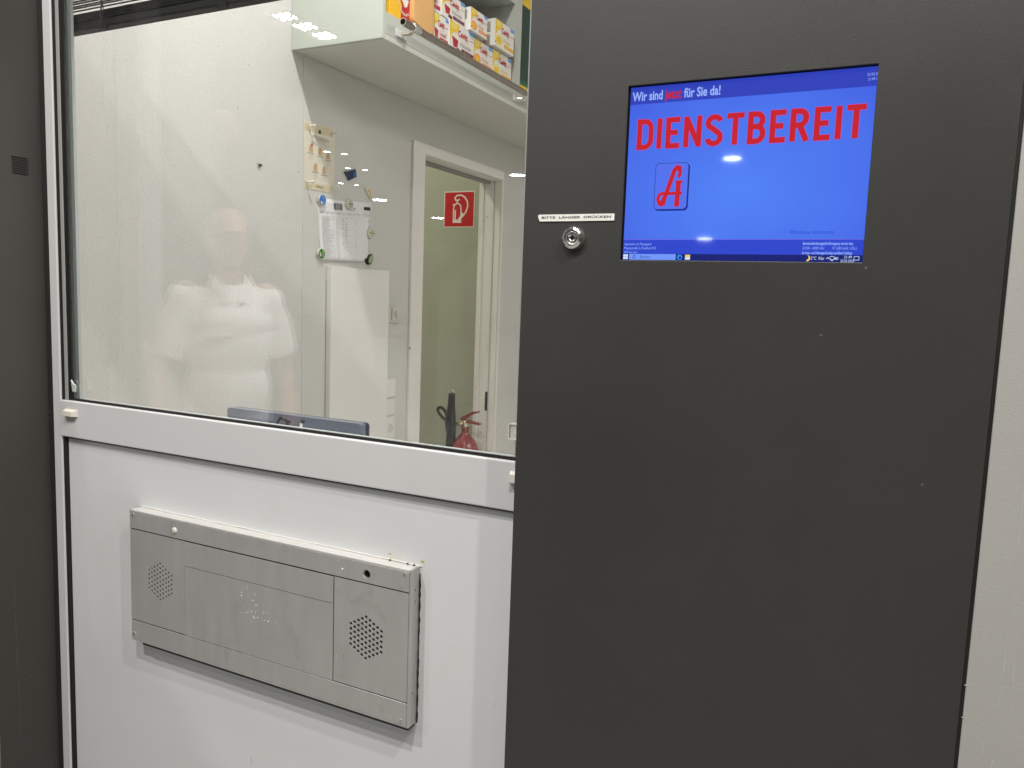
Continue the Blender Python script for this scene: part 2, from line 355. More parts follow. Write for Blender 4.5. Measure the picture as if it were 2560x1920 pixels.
# ------------------------------------------------------------------ setting
g = MB(); g.add([(-30,-30,FLOOR),(30,-30,FLOOR),(30,.96,FLOOR),(-30,.96,FLOOR)], [(0,1,2,3)], 'paving'); tag(g.build('pavement'), kind='structure')
g = MB(); g.box((-6,1.12,FLOOR-.1), (4,9,FLOOR-.002), 'floor_in'); tag(g.build('floor'), kind='structure')
g = MB(); g.box((-6,1.12,2.0), (4,9,2.12), 'room_white'); tag(g.build('ceiling'), kind='structure')
g = MB(); g.box((-18,-28,TOP), (9,1.1,TOP+.2), 'soffit'); tag(g.build('passage_ceiling'), kind='structure')
# the side wall with the doorway and the room behind it
WX = -2.0
dY0, dY1, dZ = 3.0809, 3.8633, 0.6366
w = MB(); fw = FX(WX)
w.prism(fw, [(1.06,FLOOR),(dY0,FLOOR),(dY0,dZ),(dY1,dZ),(dY1,FLOOR),(9,FLOOR),(9,2.0),(1.06,2.0)], -.13, 0, 'plaster')
for a, b, t in (((2.2853,-0.3311), (2.4139,-0.3331), .0013), ((2.0474,-0.3635), (2.4143,-0.3616), .0009), ((2.7511,0.8094), (2.8816,0.8089), .0016)):
    w.ribbon(fw, [a, ((a[0]+b[0])/2, (a[1]+b[1])/2+.001), b], t, 0, .0055 if a[1] > .3 else .0006, 'print_light')
tag(w.build('side_wall'), 'rough white plaster side wall of the room with a doorway', 'wall', kind='structure')
w = MB(); gy = 3.93
w.box((-4.2,gy,FLOOR), (WX-.13,gy+.1,2.0), 'green_wall'); tag(w.build('back_room_wall'), kind='structure')
w = MB(); w.box((-4.3,1.1,FLOOR), (-4.2,gy,2.0), 'room_white'); tag(w.build('far_left_wall'), kind='structure')
w = MB(); w.box((1.9,1.1,FLOOR), (2.0,9,2.0), 'room_white'); tag(w.build('right_room_wall'), kind='structure')
w = MB(); w.box((WX,6.5,FLOOR), (1.9,6.6,2.0), 'room_white'); tag(w.build('rear_room_wall'), kind='structure')
w = MB(); w.box((-4.3,1.0,FLOOR), (-2.0,1.1,2.0), 'room_white'); tag(w.build('inner_front_wall'), kind='structure')
# ------------------------------------------------------------------ facade
RX = -1.538
s = empty('stone_cladding', (-3.5, .93, FLOOR)); tag(s, 'light stone cladding at the bottom left corner beyond the dark reveal', 'wall')
m = MB(); m.box((-9,.884,FLOOR), (RX-.012,1.0,TOP), 'stone_clad'); m.build('stone_slab', s)
s = empty('reveal_panel', (RX, .94, FLOOR)); tag(s, 'dark grey metal reveal panel with vent slots at the left edge', 'wall panel')
m = MB(); fr = FX(RX); slots = []
p0, p1, p2, p3 = (0.9417,0.2351), (0.9753,0.2341), (0.9744,0.2036), (0.9407,0.2052)
for i in range(8):
    z = p0[1]+(p3[1]-p0[1])*i/7; u0, u1 = p0[0], p1[0]; r = .0013
    slots.append([(u0+r-r*math.sin(a), z+r*math.cos(a)) for a in [PI*k/6 for k in range(7)]]+[(u1-r+r*math.sin(a), z-r*math.cos(a)) for a in [PI*k/6 for k in range(7)]])
m.prism(fr, [(.882,FLOOR),(1.0,FLOOR),(1.0,TOP),(.882,TOP)], -.0012, 0, 'reveal_coat', holes=slots)
a, b = (0.9186,-0.5908), (0.9226,-0.9299)
for k in range(5):
    t = k/5; c = (a[0]+(b[0]-a[0])*t, a[1]+(b[1]-a[1])*t); d = (a[0]+(b[0]-a[0])*(t+.16), a[1]+(b[1]-a[1])*(t+.16))
    m.ribbon(fr, [c, ((c[0]+d[0])/2+.0002, (c[1]+d[1])/2), d], .0006, 0, .0003, 'scratch')
m.build('cladding_sheet', s)
m = MB(); m.rect(fr, .934, p3[1]-.006, .973, p0[1]+.006, -.006, -.0045, 'black'); m.build('vent_backing', s)
m = MB(); m.disc(fr, *(0.9872,-0.2057), .0016, 0, .0015, 'chrome', seg=12) if False else m.disc(FY(.9995), -1.5335, -.262, .0016, 0, .0012, 'chrome', seg=12); m.build('rivet', s)
m = MB(); m.box((RX, 1.0, FLOOR), (-1.5245, 1.03, TOP), 'dark_edge'); m.build('edge_trim', s)
# ---- window: aluminium frame, gaskets, pane, inner sash
PY = 1.010
win = empty('service_window', (-1.0, 1.0, FLOOR)); tag(win, 'aluminium framed service window looking into the lit pharmacy room', 'window')
m = MB(); m.box((-1.524, 1.0, FLOOR), (-1.4985, 1.028, TOP), 'frame_paint'); m.build('jamb', win, bevel=.003, bseg=3)
m = MB(); m.box((-1.4983, .9980, -.307), (-.44, 1.03, -.2335), 'frame_paint'); m.build('rail', win, bevel=.0022, bseg=3)
m = MB(); zg = -0.2288
m.box((-1.4984, 1.003, -.2333), (-1.4915, 1.0095, TOP), 'black_rubber')
m.box((-1.4821, 1.006, -.2335), (-1.4700, PY-.0005, TOP), 'black_rubber'); m.box((-1.4700, 1.006, -.2335), (-.45, PY-.0005, zg), 'black_rubber')
m.box((-1.4903, 1.0035, -.3098), (-.45, 1.02, -.3072), 'black_rubber'); m.build('gasket', win)
m = MB(); m.box((-1.4915, 1.0045, -.2335), (-1.4821, 1.0095, TOP), 'bead_grey'); m.build('glazing_bead', win, bevel=.001)
m = MB(); m.box((-1.4820, PY, -.232), (-.3, PY+.012, TOP), 'window_glass'); m.build('glass_pane', win)
sx0, sx1 = -1.497, -1.439*1.0235; sz = -0.2310; rx0, rx1 = -0.4935-.012, -0.4890+.05
m = MB(); fs = FY(1.0235)
def rr(u0, v0, u1, v1, r, k=5):
    P = []
    for cx, cy, a in ((u1-r, v1-r, 0), (u0+r, v1-r, PI/2), (u0+r, v0+r, PI), (u1-r, v0+r, 1.5*PI)):
        P += [(cx+r*math.cos(a+PI/2*i/k), cy+r*math.sin(a+PI/2*i/k)) for i in range(k+1)]
    return P
m.prism(fs, [(sx0,sz-.05),(rx1+.05,sz-.05),(rx1+.05,TOP),(sx0,TOP)], -.006, 0, 'sash_grey', holes=[[(sx1,sz),(rx0+.012,sz),(rx0+.012,TOP-.1),(sx1,TOP-.1)]]); m.build('inner_sash', win)
m = MB(); m.prism(FY(PY-.001), [(-1.4702,zg-.0002)]+[(-1.4702+.009-.009*math.cos(a), zg-.0002+.009-.009*math.sin(a)) for a in [PI/2*k/6 for k in range(7)]], 0, .002, 'black_rubber'); m.build('corner_gasket', win)
c0 = (-1.4639,-0.2055)
m = MB(); m.prism(FY(1.0065), [(c0[0]-.007,c0[1]+.014),(c0[0]-.001,c0[1]+.006),(c0[0]+.006,c0[1]+.004),(c0[0]+.005,c0[1]-.010),(c0[0]-.003,c0[1]-.009)], 0, .003, 'sash_grey'); m.build('clip', win)
c0 = (-0.4847,-0.1911)
m = MB(); f0 = FY(PY-.001); q = rr(c0[0]-.011, c0[1]-.012, c0[0]+.02, c0[1]+.012, .003); q2 = rr(c0[0]-.0095, c0[1]-.0105, c0[0]+.0185, c0[1]+.0105, .002)
m.prism(f0, q, 0, .005, 'cream_plastic', holes=[q2]); m.prism(f0, q2, 0, .003, 'clear_film'); m.build('clip', win)
def cap(u0, u1, v0, v1):
    m = MB(); f = FY(.9980); a = .004
    v = [f(u0,v0,0),f(u1,v0,0),f(u1,v1,0),f(u0,v1,0),f(u0+.001,v0+.0006,.009),f(u1-.006,v0+.0006,.009),f(u1-.006,v1-.003,.009),f(u0+.004,v1-.003,.009)]
    m.add(v, [(4,5,6,7),(0,1,5,4),(1,2,6,5),(2,3,7,6),(3,0,4,7)], 'cream_plastic'); return m
q0, q1 = (-1.4809,-0.2496), (-1.4447,-0.2638)
cap(q0[0], q1[0], q1[1], q0[1]).build('cover_cap', win, bevel=.0008)
q0, q1 = (-0.4904,-0.2468), (-0.4910,-0.2634)
cap(q0[0]+.003, q0[0]+.035, q1[1], q0[1]).build('cover_cap', win, bevel=.0008)
# ---- lower infill panel
LY = 1.008
low = empty('infill_panel', (-1.0, LY, FLOOR)); tag(low, 'smooth pale grey infill panel below the window carrying the steel hatch', 'panel')
m = MB(); m.box((-1.4905, LY, FLOOR+.05), (-.45, LY+.03, -.3098), 'panel_paint'); m.build('face_sheet', low, bevel=.003, bseg=3)
m = MB(); m.box((-1.4984, 1.003, FLOOR), (-1.4906, LY+.06, -.3098), 'black_rubber'); m.build('edge_gap_seal', low)
m = MB()
for px in ((-0.9965,-0.8561), (-0.9917,-0.8438), (-1.0237,-0.7682), (-1.3533,-0.8740), (-0.5039,-0.6126)): pass
fl = FY(LY)
c0 = (-0.9965,-0.8553)
m.ribbon(fl, [(c0[0]-.002,c0[1]+.008),(c0[0]+.001,c0[1]+.004),(c0[0],c0[1]-.002),(c0[0]+.003,c0[1]-.005)], .0018, 0, .0003, 'print_light'); m.build('scuff', low); m = MB()
c0 = (-0.5038,-0.6145); m.ribbon(fl, [(c0[0]-.004,c0[1]-.006),c0,(c0[0]+.002,c0[1]+.008)], .0006, 0, .0003, 'print_light'); m.build('scuff', low)
for c0 in ((-1.0218,-0.7692), (-1.3533,-0.8740), (-0.4987,-0.3730)): m = MB(); m.disc(fl, c0[0], c0[1], .0010, 0, .0003, 'print_light', seg=6); m.build('speck', low)
# ---- steel hatch with drawer and two speaker grilles
HY = .984
hat = empty('service_hatch', (-.97, LY, -.69)); tag(hat, 'brushed steel night service hatch with drawer and two speaker grilles', 'hatch')
hx0, hx1, hz0, hz1 = -1.280, -.6432, -.6795, -.4215
fh = FY(HY)
m = MB(); t = .0035
m.box((hx0, HY, hz0), (hx0+t, LY+.0, hz1), 'steel'); m.box((hx1-t, HY, hz0), (hx1, LY, hz1), 'steel')
m.box((hx0+t, HY+.0002, hz1-t), (hx1-t, LY, hz1), 'steel_top_glare'); m.box((hx0+t, HY+.0002, hz0), (hx1-t, LY, hz0+t), 'steel'); m.build('housing', hat, bevel=.0009)
m = MB(); m.box((hx0+t, HY+.010, hz0+t), (hx1-t, HY+.012, hz1-t), 'black'); m.build('inner_back', hat)
m = MB(); zz0, zz1 = -0.6371, -0.4596; m.box((hx0+.004, HY+.0004, zz0-.0018), (hx1-.004, HY+.0045, zz0+.0001), 'black'); m.box((hx0+.004, HY+.0004, zz1+.0001), (hx1-.004, HY+.0045, zz1+.0018), 'black')
xg = -0.7935; m.box((xg+.0001, HY+.0004, zz0+.0002), (xg+.0018, HY+.0045, zz1), 'black'); m.build('gap_shade', hat)  # black strips painting in the shade inside the plate gaps
m = MB(); m.box((hx0+.028, HY+.002, hz0-.0045), (hx1-.001, HY+.02, hz0-.0002), 'dark_edge'); m.build('under_strip', hat)  # dark strip along the hatch's lower edge
zt, zb = -0.4596, -0.6371
dx0, dx1 = -1.1344, -0.7935; zl = (-0.5058 + -0.5050)/2
ix0, ix1 = hx0+t+.0004, hx1-t-.0004; gp = .0018
def circ(cu, cv, r, seg=14): return [(cu+r*math.cos(2*PI*i/seg), cv+r*math.sin(2*PI*i/seg)) for i in range(seg)]
ch = (-0.7274,-0.4436)
m = MB(); m.prism(fh, [(ix0,zt+gp),(ix1,zt+gp),(ix1,hz1-t-.0002),(ix0,hz1-t-.0002)], -.0035, 0, 'steel', holes=[circ(ch[0], ch[1], .0068, 24)]); m.build('top_strip', hat, bevel=.0004, bseg=1)
m = MB(); m.rect(fh, ix0, hz0+t+.0002, ix1, zb-gp, -.0035, 0, 'steel'); m.build('bottom_strip', hat, bevel=.0004, bseg=1)
def grille(cu, cv, r, u0, u1):
    H = []; pr = .00865; pc = pr*.866
    for j in range(-4, 5):
        n = 9-abs(j)
        for k in range(n): H.append(circ(cu+j*pc, cv+(k-(n-1)/2)*pr, r, 12))
    m = MB(); m.prism(fh, [(u0,zb+.0002),(u1,zb+.0002),(u1,zt),(u0,zt)], -.0028, 0, 'steel', holes=H); return m
c0 = (-1.1990,-0.5487); grille(c0[0], c0[1], .0024, ix0, dx0-.0003).build('speaker_plate', hat)
c0 = (-0.7274,-0.5490); grille(c0[0], c0[1], .0029, dx1+.0018, ix1).build('speaker_plate', hat)
m = MB(); m.rect(fh, dx0, zb-.0006, dx1, zl-.0004, -.003, .0004, 'steel'); dr = m.build('drawer_front', hat, bevel=.0004, bseg=1)
m = MB(); m.rect(fh, dx0, zl+.0004, dx1, zt-.0006, -.003, .0009, 'steel'); m.build('drawer_lip', hat, bevel=.0005, bseg=1)
random.seed(3)
for c0 in ((-0.9808,-0.5162), (-0.9948,-0.5277), (-0.9949,-0.5336), (-0.9641,-0.5251), (-0.9678,-0.5367), (-0.9586,-0.5441), (-0.9613,-0.5440), (-0.9799,-0.5602), (-0.9978,-0.5655), (-0.9855,-0.5621), (-0.9669,-0.5661), (-0.9623,-0.5571), (-0.9567,-0.5653), (-0.9430,-0.5530), (-0.9348,-0.5527), (-0.9412,-0.5670), (-0.9159,-0.5649), (-0.9715,-0.5570), (-0.9651,-0.5679), (-0.9330,-0.5666), (-0.7832,-0.4304), (-0.7757,-0.4437), (-0.7557,-0.4899), (-0.7850,-0.5934), (-0.6998,-0.6129)):
    m = MB(); r = random.uniform(.0005, .0013); m.prism(fh, [(c0[0]+r*random.uniform(.6, 1.3)*math.cos(a), c0[1]+r*random.uniform(.6, 1.5)*math.sin(a)) for a in [2*PI*k/7 for k in range(7)]], 0, .0008 if c0[0] < -.75 else .0003, 'box_white'); m.build('paint_fleck', hat)
c0 = (-1.1592,-0.4434); m = MB(); m.lathe(fh, c0[0], c0[1], [(.0058,0),(.0058,.0012),(.0048,.002),(.0001,.0024)], 'cream_plastic', 20); m.build('indicator_lens', hat)
m = MB(); m.lathe(fh, ch[0], ch[1], [(.0068,-.0035),(.0066,-.008)], 'steel_bright', 20); m.disc(fh, ch[0], ch[1], .0068, -.0092, -.0085, 'black'); m.build('camera_recess', hat)
for c0 in ((-1.2713,-0.4315), (-0.6560,-0.4304), (-1.2729,-0.6663), (-0.6578,-0.6699)):
    m = MB(); hx = [(c0[0]+.0014*math.cos(PI/3*k), c0[1]+.0014*math.sin(PI/3*k)) for k in range(6)]
    m.prism(fh, circ(c0[0], c0[1], .0031, 18), 0, .0010, 'chrome', holes=[hx]); m.prism(fh, hx, 0, .0002, 'black'); m.build('screw', hat)
fx = FX(hx1)
for p in ((.9955, -.4565), (.9957, -.475), (.9955, -.626)): m = MB(); m.prism(fx, [(p[0]-.0008,p[1]+.0012),(p[0]+.0006,p[1]+.0016),(p[0]+.001,p[1]-.0012),(p[0]-.0004,p[1]-.0014)], 0, .0003, 'black'); m.build('rivet_hole', hat)
m = MB(); fl = FY(LY); random.seed(11)
top = [(hx0-.004+(hx1-hx0+.008)*k/40, hz1+.0002+random.uniform(-.0004, .0005)) for k in range(41)]
m.tube([fl(u, v, .0002) for u, v in top], .0011, 'white_sealant', seg=8)
side = [(hx1+.0009+random.uniform(-.0005, .0007), hz1-.012-(hz1-hz0-.012)*k/36) for k in range(37)]
m.tube([fl(u, v, .0002) for u, v in side], [random.uniform(.0008, .0022) for _ in side], 'dark_edge', seg=6)
m.tube([fl(hx0-.001, hz1-(hz1-hz0)*k/10, .0005) for k in range(11)], .0013, 'white_sealant', seg=6)
m.build('sealant', hat)
m = MB()
for c0, r in (((-0.6940,-0.4164), .010), ((-0.6864,-0.4131), .006), ((-0.6780,-0.4161), .006), ((-0.6383,-0.4134), .005), ((-0.7003,-0.4123), .004)):
    m.prism(fl, [(c0[0]+r*(.5+.5*random.random())*math.cos(a), c0[1]+.55*r*(.4+.6*random.random())*math.sin(a)) for a in [2*PI*k/14 for k in range(14)]], 0, .0002, 'cream_plastic' if r > .005 else 'rust_stain')
for c0 in ((-0.6985,-0.4218), (-0.6650,-0.4215), (-0.6530,-0.4213)): m.prism(fl, [(c0[0]-.003,c0[1]-.0015),(c0[0]+.003,c0[1]-.003),(c0[0]+.0005,c0[1]+.0025)], .0015, .003, 'black')
m.build('sealant_residue', low)
# ---- dark panel with the display cut into it
DY = .960; fd = FY(DY)
ex0 = (-0.4584 + -0.4647)/2; ex1 = (0.0939 + 0.0917)/2
sc = [(-0.3251,0.0536), (-0.0437,0.0535), (-0.0419,0.2678), (-0.3239,0.2653)]
SU0, SU1 = (sc[0][0]+sc[3][0])/2, (sc[1][0]+sc[2][0])/2; SV0, SV1 = (sc[0][1]+sc[1][1])/2, (sc[2][1]+sc[3][1])/2
dp = empty('dark_wall_panel', (-.19, DY, FLOOR)); tag(dp, 'large dark grey metal panel holding the blue display and the bell button', 'wall panel')
m = MB(); m.prism(fd, [(ex0,FLOOR),(ex1,FLOOR),(ex1,TOP),(ex0,TOP)], -.004, 0, 'dark_coat', holes=[[(SU0,SV0),(SU1,SV0),(SU1,SV1),(SU0,SV1)]]); m.build('metal_sheet', dp, bevel=.0007)
m = MB(); m.box((ex0+.0005, DY+.004, FLOOR), (ex0+.0035, 1.0, TOP), 'dark_coat'); m.box((ex1-.004, DY+.004, FLOOR), (ex1, 1.0, TOP), 'dark_coat')
m.box((ex0+.0035, .992, FLOOR), (SU0-.05, .998, TOP), 'dark_edge'); m.build('side_fold', dp)
m = MB(); m.box((ex1+.0002, DY+.0012, FLOOR), (ex1+.0035, 1.0, TOP), 'black_rubber'); m.build('joint_seal', dp)
pw = empty('pale_wall_panel', (.6, DY, FLOOR)); tag(pw, 'pale scuffed metal wall panel right of the dark panel', 'wall panel')
m = MB(); m.box((ex1+.0037, DY-.0005, FLOOR), (3.0, DY+.05, TOP), 'pale_paint'); m.build('metal_sheet', pw, bevel=.001)
fp = FY(DY-.0005)
def scuff(pts, w): m = MB(); m.ribbon(fp, pts, w, 0, .00025, 'print_light'); m.build('scuff', pw)
a, b = (0.1298,-0.1824), (0.1303,-0.2393); scuff([a, ((a[0]+b[0])/2+.0004, (a[1]+b[1])/2), b], .0005)
a, b = (0.1300,-0.2559), (0.1294,-0.3398); scuff([a, b], .0003)
a, b = (0.1298,-0.3397), (0.1287,-0.4235)
for k in range(6): t0 = k/6+random.uniform(0, .03); t1 = min(1, t0+random.uniform(.08, .16)); scuff([(a[0]+(b[0]-a[0])*t0, a[1]+(b[1]-a[1])*t0), (a[0]+(b[0]-a[0])*t1+.0004, a[1]+(b[1]-a[1])*t1)], random.uniform(.0003, .0007))
a, b = (0.1385,-0.3721), (0.1386,-0.3900); scuff([a, b], .0007)
a, b = (0.1285,-0.4809), (0.1275,-0.4901); scuff([a, b], .0008)
a, b = (0.1185,-0.4608), (0.1177,-0.4773); scuff([a, b], .0006)
a, b = (0.0950,-0.4036), (0.0999,-0.4023); scuff([a, b], .0012)
a, b = (0.0951,-0.4406), (0.1005,-0.4405); scuff([a, b], .0008)
# ---- display
ds = empty('display_screen', ((SU0+SU1)/2, DY+.006, SV0)); tag(ds, 'lit blue display reading DIENSTBEREIT set into the dark panel', 'screen')
SW, SH = SU1-SU0, SV1-SV0; fq = FY(DY+.004)
m = MB(); m.box((SU0-.002, DY+.0045, SV0-.002), (SU1+.002, DY+.03, SV1+.002), 'scr_bezel'); m.build('bezel', ds)
su0, su1, sv0, sv1 = SU0+.0025, SU1-.0002, SV0+.0004, SV1-.0015
org = ((SU0+SU1)/2, DY+.004, (SV0+SV1)/2)
m = MB(); m.rect(fq, su0, sv0, su1, sv1, -.0004, .0, 'scr_blue'); m.build('picture', ds, origin=org)
yh = (0.2432 + 0.2457)/2; yi = (0.0788 + 0.0791)/2; yt = (0.0614 + 0.0622)/2
e = .0003
m = MB(); m.rect(fq, su0, yh, su1, sv1, .0001, e, 'scr_header'); hb = m.build('header_bar', ds)
m = MB(); c0, c1 = (-0.3192,0.2487), (-0.2116,0.2489); hs = .0150
m.text(fq, 'Wir sind', c0[0], c0[1], hs, 'scr_text', sx=.80, n=.0005, off=.0004); x = m.last_u
m.text(fq, 'jetzt', x+.0035, c0[1], hs, 'scr_red', sx=.82, n=.0005, off=.0004); x = m.last_u
m.text(fq, 'für Sie da!', x+.0035, c0[1], hs, 'scr_text', sx=.80, n=.0005, off=.0004); x = m.last_u
k = (c1[0]-c0[0])/(x-c0[0])
m = MB()
m.text(fq, 'Wir sind', c0[0], c0[1], hs, 'scr_text', sx=.80*k, n=.0005, off=.0004); x = m.last_u
m.text(fq, 'jetzt', x+.0035*k, c0[1], hs, 'scr_red', sx=.82*k, n=.0005, off=.0004); x = m.last_u
m.text(fq, 'für Sie da!', x+.0035*k, c0[1], hs, 'scr_text', sx=.80*k, n=.0005, off=.0004)
m.build('header_lettering', ds); m = MB()
c0 = (-0.0534,0.2555)
m.text(fq, '23.03.2024', c0[0], c0[1], .0042, 'scr_text', sx=.8); m.text(fq, '21:49 Uhr', c0[0]+.001, c0[1]-.005, .0042, 'scr_text', sx=.8)
m.build('date_lettering', ds)
# headline letters as strokes
def arc(cx, cy, rx, ry, a0, a1, k=14): return [(cx+rx*math.cos(math.radians(a0+(a1-a0)*i/k)), cy+ry*math.sin(math.radians(a0+(a1-a0)*i/k))) for i in range(k+1)]
GL = {'D': (.52, [[(.08,0),(.08,1)], [(.0,.925),(.24,.925)]+arc(.24,.68,.21,.245,90,0)+arc(.24,.32,.21,.245,0,-90)+[(.0,.075)]]),
      'I': (.17, [[(.085,0),(.085,1)]]),
      'E': (.45, [[(.08,0),(.08,1)], [(0,.925),(.44,.925)], [(0,.51),(.38,.51)], [(0,.075),(.44,.075)]]),
      'N': (.55, [[(.08,0),(.08,1)], [(.47,0),(.47,1)], [(.085,.93),(.465,.07)]]),
      'S': (.52, [arc(.26,.74,.185,.185,15,90)+arc(.26,.74,.185,.185,90,215)+[(.2,.57),(.32,.47)]+arc(.26,.27,.19,.195,40,-90)+arc(.26,.27,.19,.195,-90,-170)]),
      'T': (.50, [[(.25,0),(.25,1)], [(0,.925),(.5,.925)]]),
      'B': (.52, [[(.08,0),(.08,1)], [(0,.925),(.25,.925)]+arc(.25,.73,.165,.195,90,-90)+[(.0,.535)], [(.25,.535)]+arc(.25,.305,.19,.23,90,-90)+[(.0,.075)]]),
      'R': (.54, [[(.08,0),(.08,1)], [(0,.925),(.25,.925)]+arc(.25,.71,.18,.215,90,-90)+[(.0,.495)], [(.27,.48),(.47,.0)]])}
word = 'DIENSTBEREIT'; gap = .115; total = sum(GL[c][0] for c in word)+gap*(len(word)-1)
a0, a1 = (-0.3112,0.2249), (-0.0512,0.2265); b0 = (0.1885 + 0.1905)/2; t0 = (a0[1]+a1[1])/2
hgt = t0-b0; sxx = (a1[0]-a0[0])/total; 
for nm, mt, wd, nn in (('headline_glow', 'scr_red_glow', .215, .0004), ('headline_lettering', 'scr_red', .178, .0007)):
    m = MB(); x = a0[0]
    for c in word:
        wl, st = GL[c]
        for j, s_ in enumerate(st):
            m.ribbon(fq, [(x+p[0]*sxx, b0+p[1]*hgt) for p in s_], wd*hgt*.93, 0, nn+j*.00003, mt)
        x += (wl+gap)*sxx
    m.build(nm, ds)
# pharmacy emblem: a script A whose right leg is a candle, in a rounded tile
q = [(-0.2848,0.1718), (-0.2446,0.1720), (-0.2431,0.1148), (-0.2857,0.1165)]
u0, u1 = (q[0][0]+q[3][0])/2, (q[1][0]+q[2][0])/2; v0, v1 = (q[2][1]+q[3][1])/2, (q[0][1]+q[1][1])/2; ew, eh = u1-u0, v1-v0
m = MB(); m.prism(fq, rr(u0+.0012, v0-.0014, u1+.0012, v1-.001, .005), .0001, .0003, 'scr_dark'); m.prism(fq, rr(u0, v0, u1, v1, .005), .0003, .0005, 'scr_dark')
m.prism(fq, rr(u0+.0006, v0+.0006, u1-.0006, v1-.0006, .0046), .0005, .0006, 'scr_grey'); em = m.build('emblem', ds)
G = lambda x, y: (u0+ew*x, v0+eh*y)
m = MB()
A = [(.36,.30),(.27,.22),(.17,.20),(.12,.27),(.17,.34),(.30,.36),(.86,.36)]
for mt, dw, n in (('scr_red_glow', .022, .0008), ('scr_red', 0, .0010)):
    m.ribbon(fq, [G(*p) for p in [(.20,.14),(.30,.20),(.40,.42),(.50,.66),(.58,.84),(.66,.90),(.73,.88),(.74,.80)]], (.12+dw)*ew, 0, n, mt)
    m.ribbon(fq, [G(*p) for p in [(.84,.35),(.60,.345),(.38,.345),(.24,.35),(.15,.31),(.12,.22),(.16,.13),(.24,.10),(.32,.14),(.33,.22),(.27,.28)]], (.085+dw)*ew, 0, n+.0001, mt)
    m.ribbon(fq, [G(.70,.06), G(.72,.60)], (.14+dw)*ew, 0, n+.0002, mt)
    m.prism(fq, [G(*p) for p in [(.60,.615),(.86,.615),(.80,.555),(.66,.555)]], 0, n+.0003, mt)
m.prism(fq, [G(*p) for p in [(.73,.66),(.79,.72),(.80,.79),(.76,.86),(.73,.80),(.68,.74),(.69,.69)]], 0, .0014, 'scr_red')
m.build('emblem_letter', em)
# info band and task bar
m = MB(); m.rect(fq, su0, yt, su1, yi, .0001, e, 'scr_info'); m.rect(fq, su0, yi, su1, yi+.0006, .0001, e+.0001, 'scr_line'); m.build('info_bar', ds)
m = MB(); c0 = (-0.3207,0.0723); z = .0044
for i, t_ in enumerate(('Apotheke im Messepark', 'Messestraße 2, Postfach 815')): m.text(fq, t_, c0[0], c0[1]-i*.0050, z, 'scr_text', sx=.82, n=.0005)
m.text(fq, '6850 Dornbirn', c0[0], yt+.0006, .0036, 'scr_text', sx=.82, n=.0005)
m.build('address_lettering', ds); m = MB()
c0 = (-0.1070,0.0732)
m.text(fq, 'Bereitschaftsdienstgebühr/Emergency service fees', c0[0], c0[1], z, 'scr_text', sx=.60, n=.0005, off=.0001); m.text(fq, '22:00 - 8:00 Uhr', c0[0], c0[1]-.0052, z, 'scr_text', sx=.8, n=.0005)
m.text(fq, '€ 3,80 (inkl. USt.)', c0[0]+.032, c0[1]-.0052, z, 'scr_text', sx=.8, n=.0005); m.text(fq, 'An Sonn- und Feiertagen/Sundays and Bank Holidays', c0[0]-.0003, yt+.0008, z, 'scr_text', sx=.57, n=.0005, off=.0001)
m.build('fee_lettering', ds); m = MB(); c0 = (-0.1227,0.0855); m.text(fq, 'Windows aktivieren', c0[0], c0[1], .0062, 'scr_info', sx=.95, n=.0005)
m.build('notice_lettering', ds)
m = MB(); m.rect(fq, su0, sv0, su1, yt, .0001, e, 'scr_task'); tb = m.build('task_bar', ds)
th = yt-sv0; cz = (yt+sv0)/2
m = MB(); c0 = -0.3183
for i in range(2):
    for j in range(2): m.rect(fq, c0-.003+i*.0032, cz-.003+j*.0032, c0-.0001+i*.0032, cz-.0001+j*.0032, .0003, .0006, 'scr_white')
m.build('start_icon', tb); m = MB(); a, b = -0.3135, -0.2540; m.rect(fq, a, sv0+.0004, b, yt-.0003, .0003, .0005, 'scr_search')
m.ribbon(fq, arc(a+.0068, cz+.0005, .0017, .0017, 0, 360, 12), .0006, 0, .0008, 'scr_dark'); m.ribbon(fq, [(a+.0056,cz-.0007),(a+.0042,cz-.0022)], .0006, 0, .0008, 'scr_dark')
m.text(fq, 'Suchen', a+.014, cz-.0016, .0050, 'scr_dark', n=.0008, sx=.9)
m.build('search_box', tb); m = MB(); c0 = -0.2491; m.disc(fq, c0, cz, .0034, .0003, .0006, 'scr_edge', seg=18); m.disc(fq, c0+.0007, cz-.0006, .0015, .0006, .0008, 'scr_task', seg=12)
m.build('browser_icon', tb); m = MB(); c0 = -0.2392; m.rect(fq, c0-.003, cz-.003, c0+.003, cz+.003, .0003, .0006, 'scr_yellow'); m.rect(fq, c0-.003, cz-.0028, c0+.003, cz, .0006, .0008, 'scr_white')
m.build('folder_icon', tb); m = MB(); c0 = -0.1011; m.prism(fq, [(c0+.0034*math.cos(a), cz+.0034*math.sin(a)) for a in [math.radians(-100+k*17) for k in range(12)]]+[(c0-.0012+.0028*math.cos(a), cz+.0008+.0028*math.sin(a)) for a in [math.radians(85-k*15) for k in range(12)]], .0003, .0006, 'scr_yellow')
m.text(fq, '2°C  Klar', -0.0971, cz-.0016, .0052, 'scr_white', n=.0006, sx=.72)
m.build('weather_icon', tb); m = MB(); c0 = -0.0791; m.ribbon(fq, [(c0-.0016,cz-.0008),(c0,cz+.0012),(c0+.0016,cz-.0008)], .0006, 0, .0006, 'scr_white')
c0 = -0.0745; m.ribbon(fq, rr(c0-.0022, cz-.0012, c0+.0022, cz+.0022, .0003, 1), .0005, 0, .0006, 'scr_white', closed=True); m.rect(fq, c0-.0012, cz-.0026, c0+.0012, cz-.0018, .0003, .0006, 'scr_white')
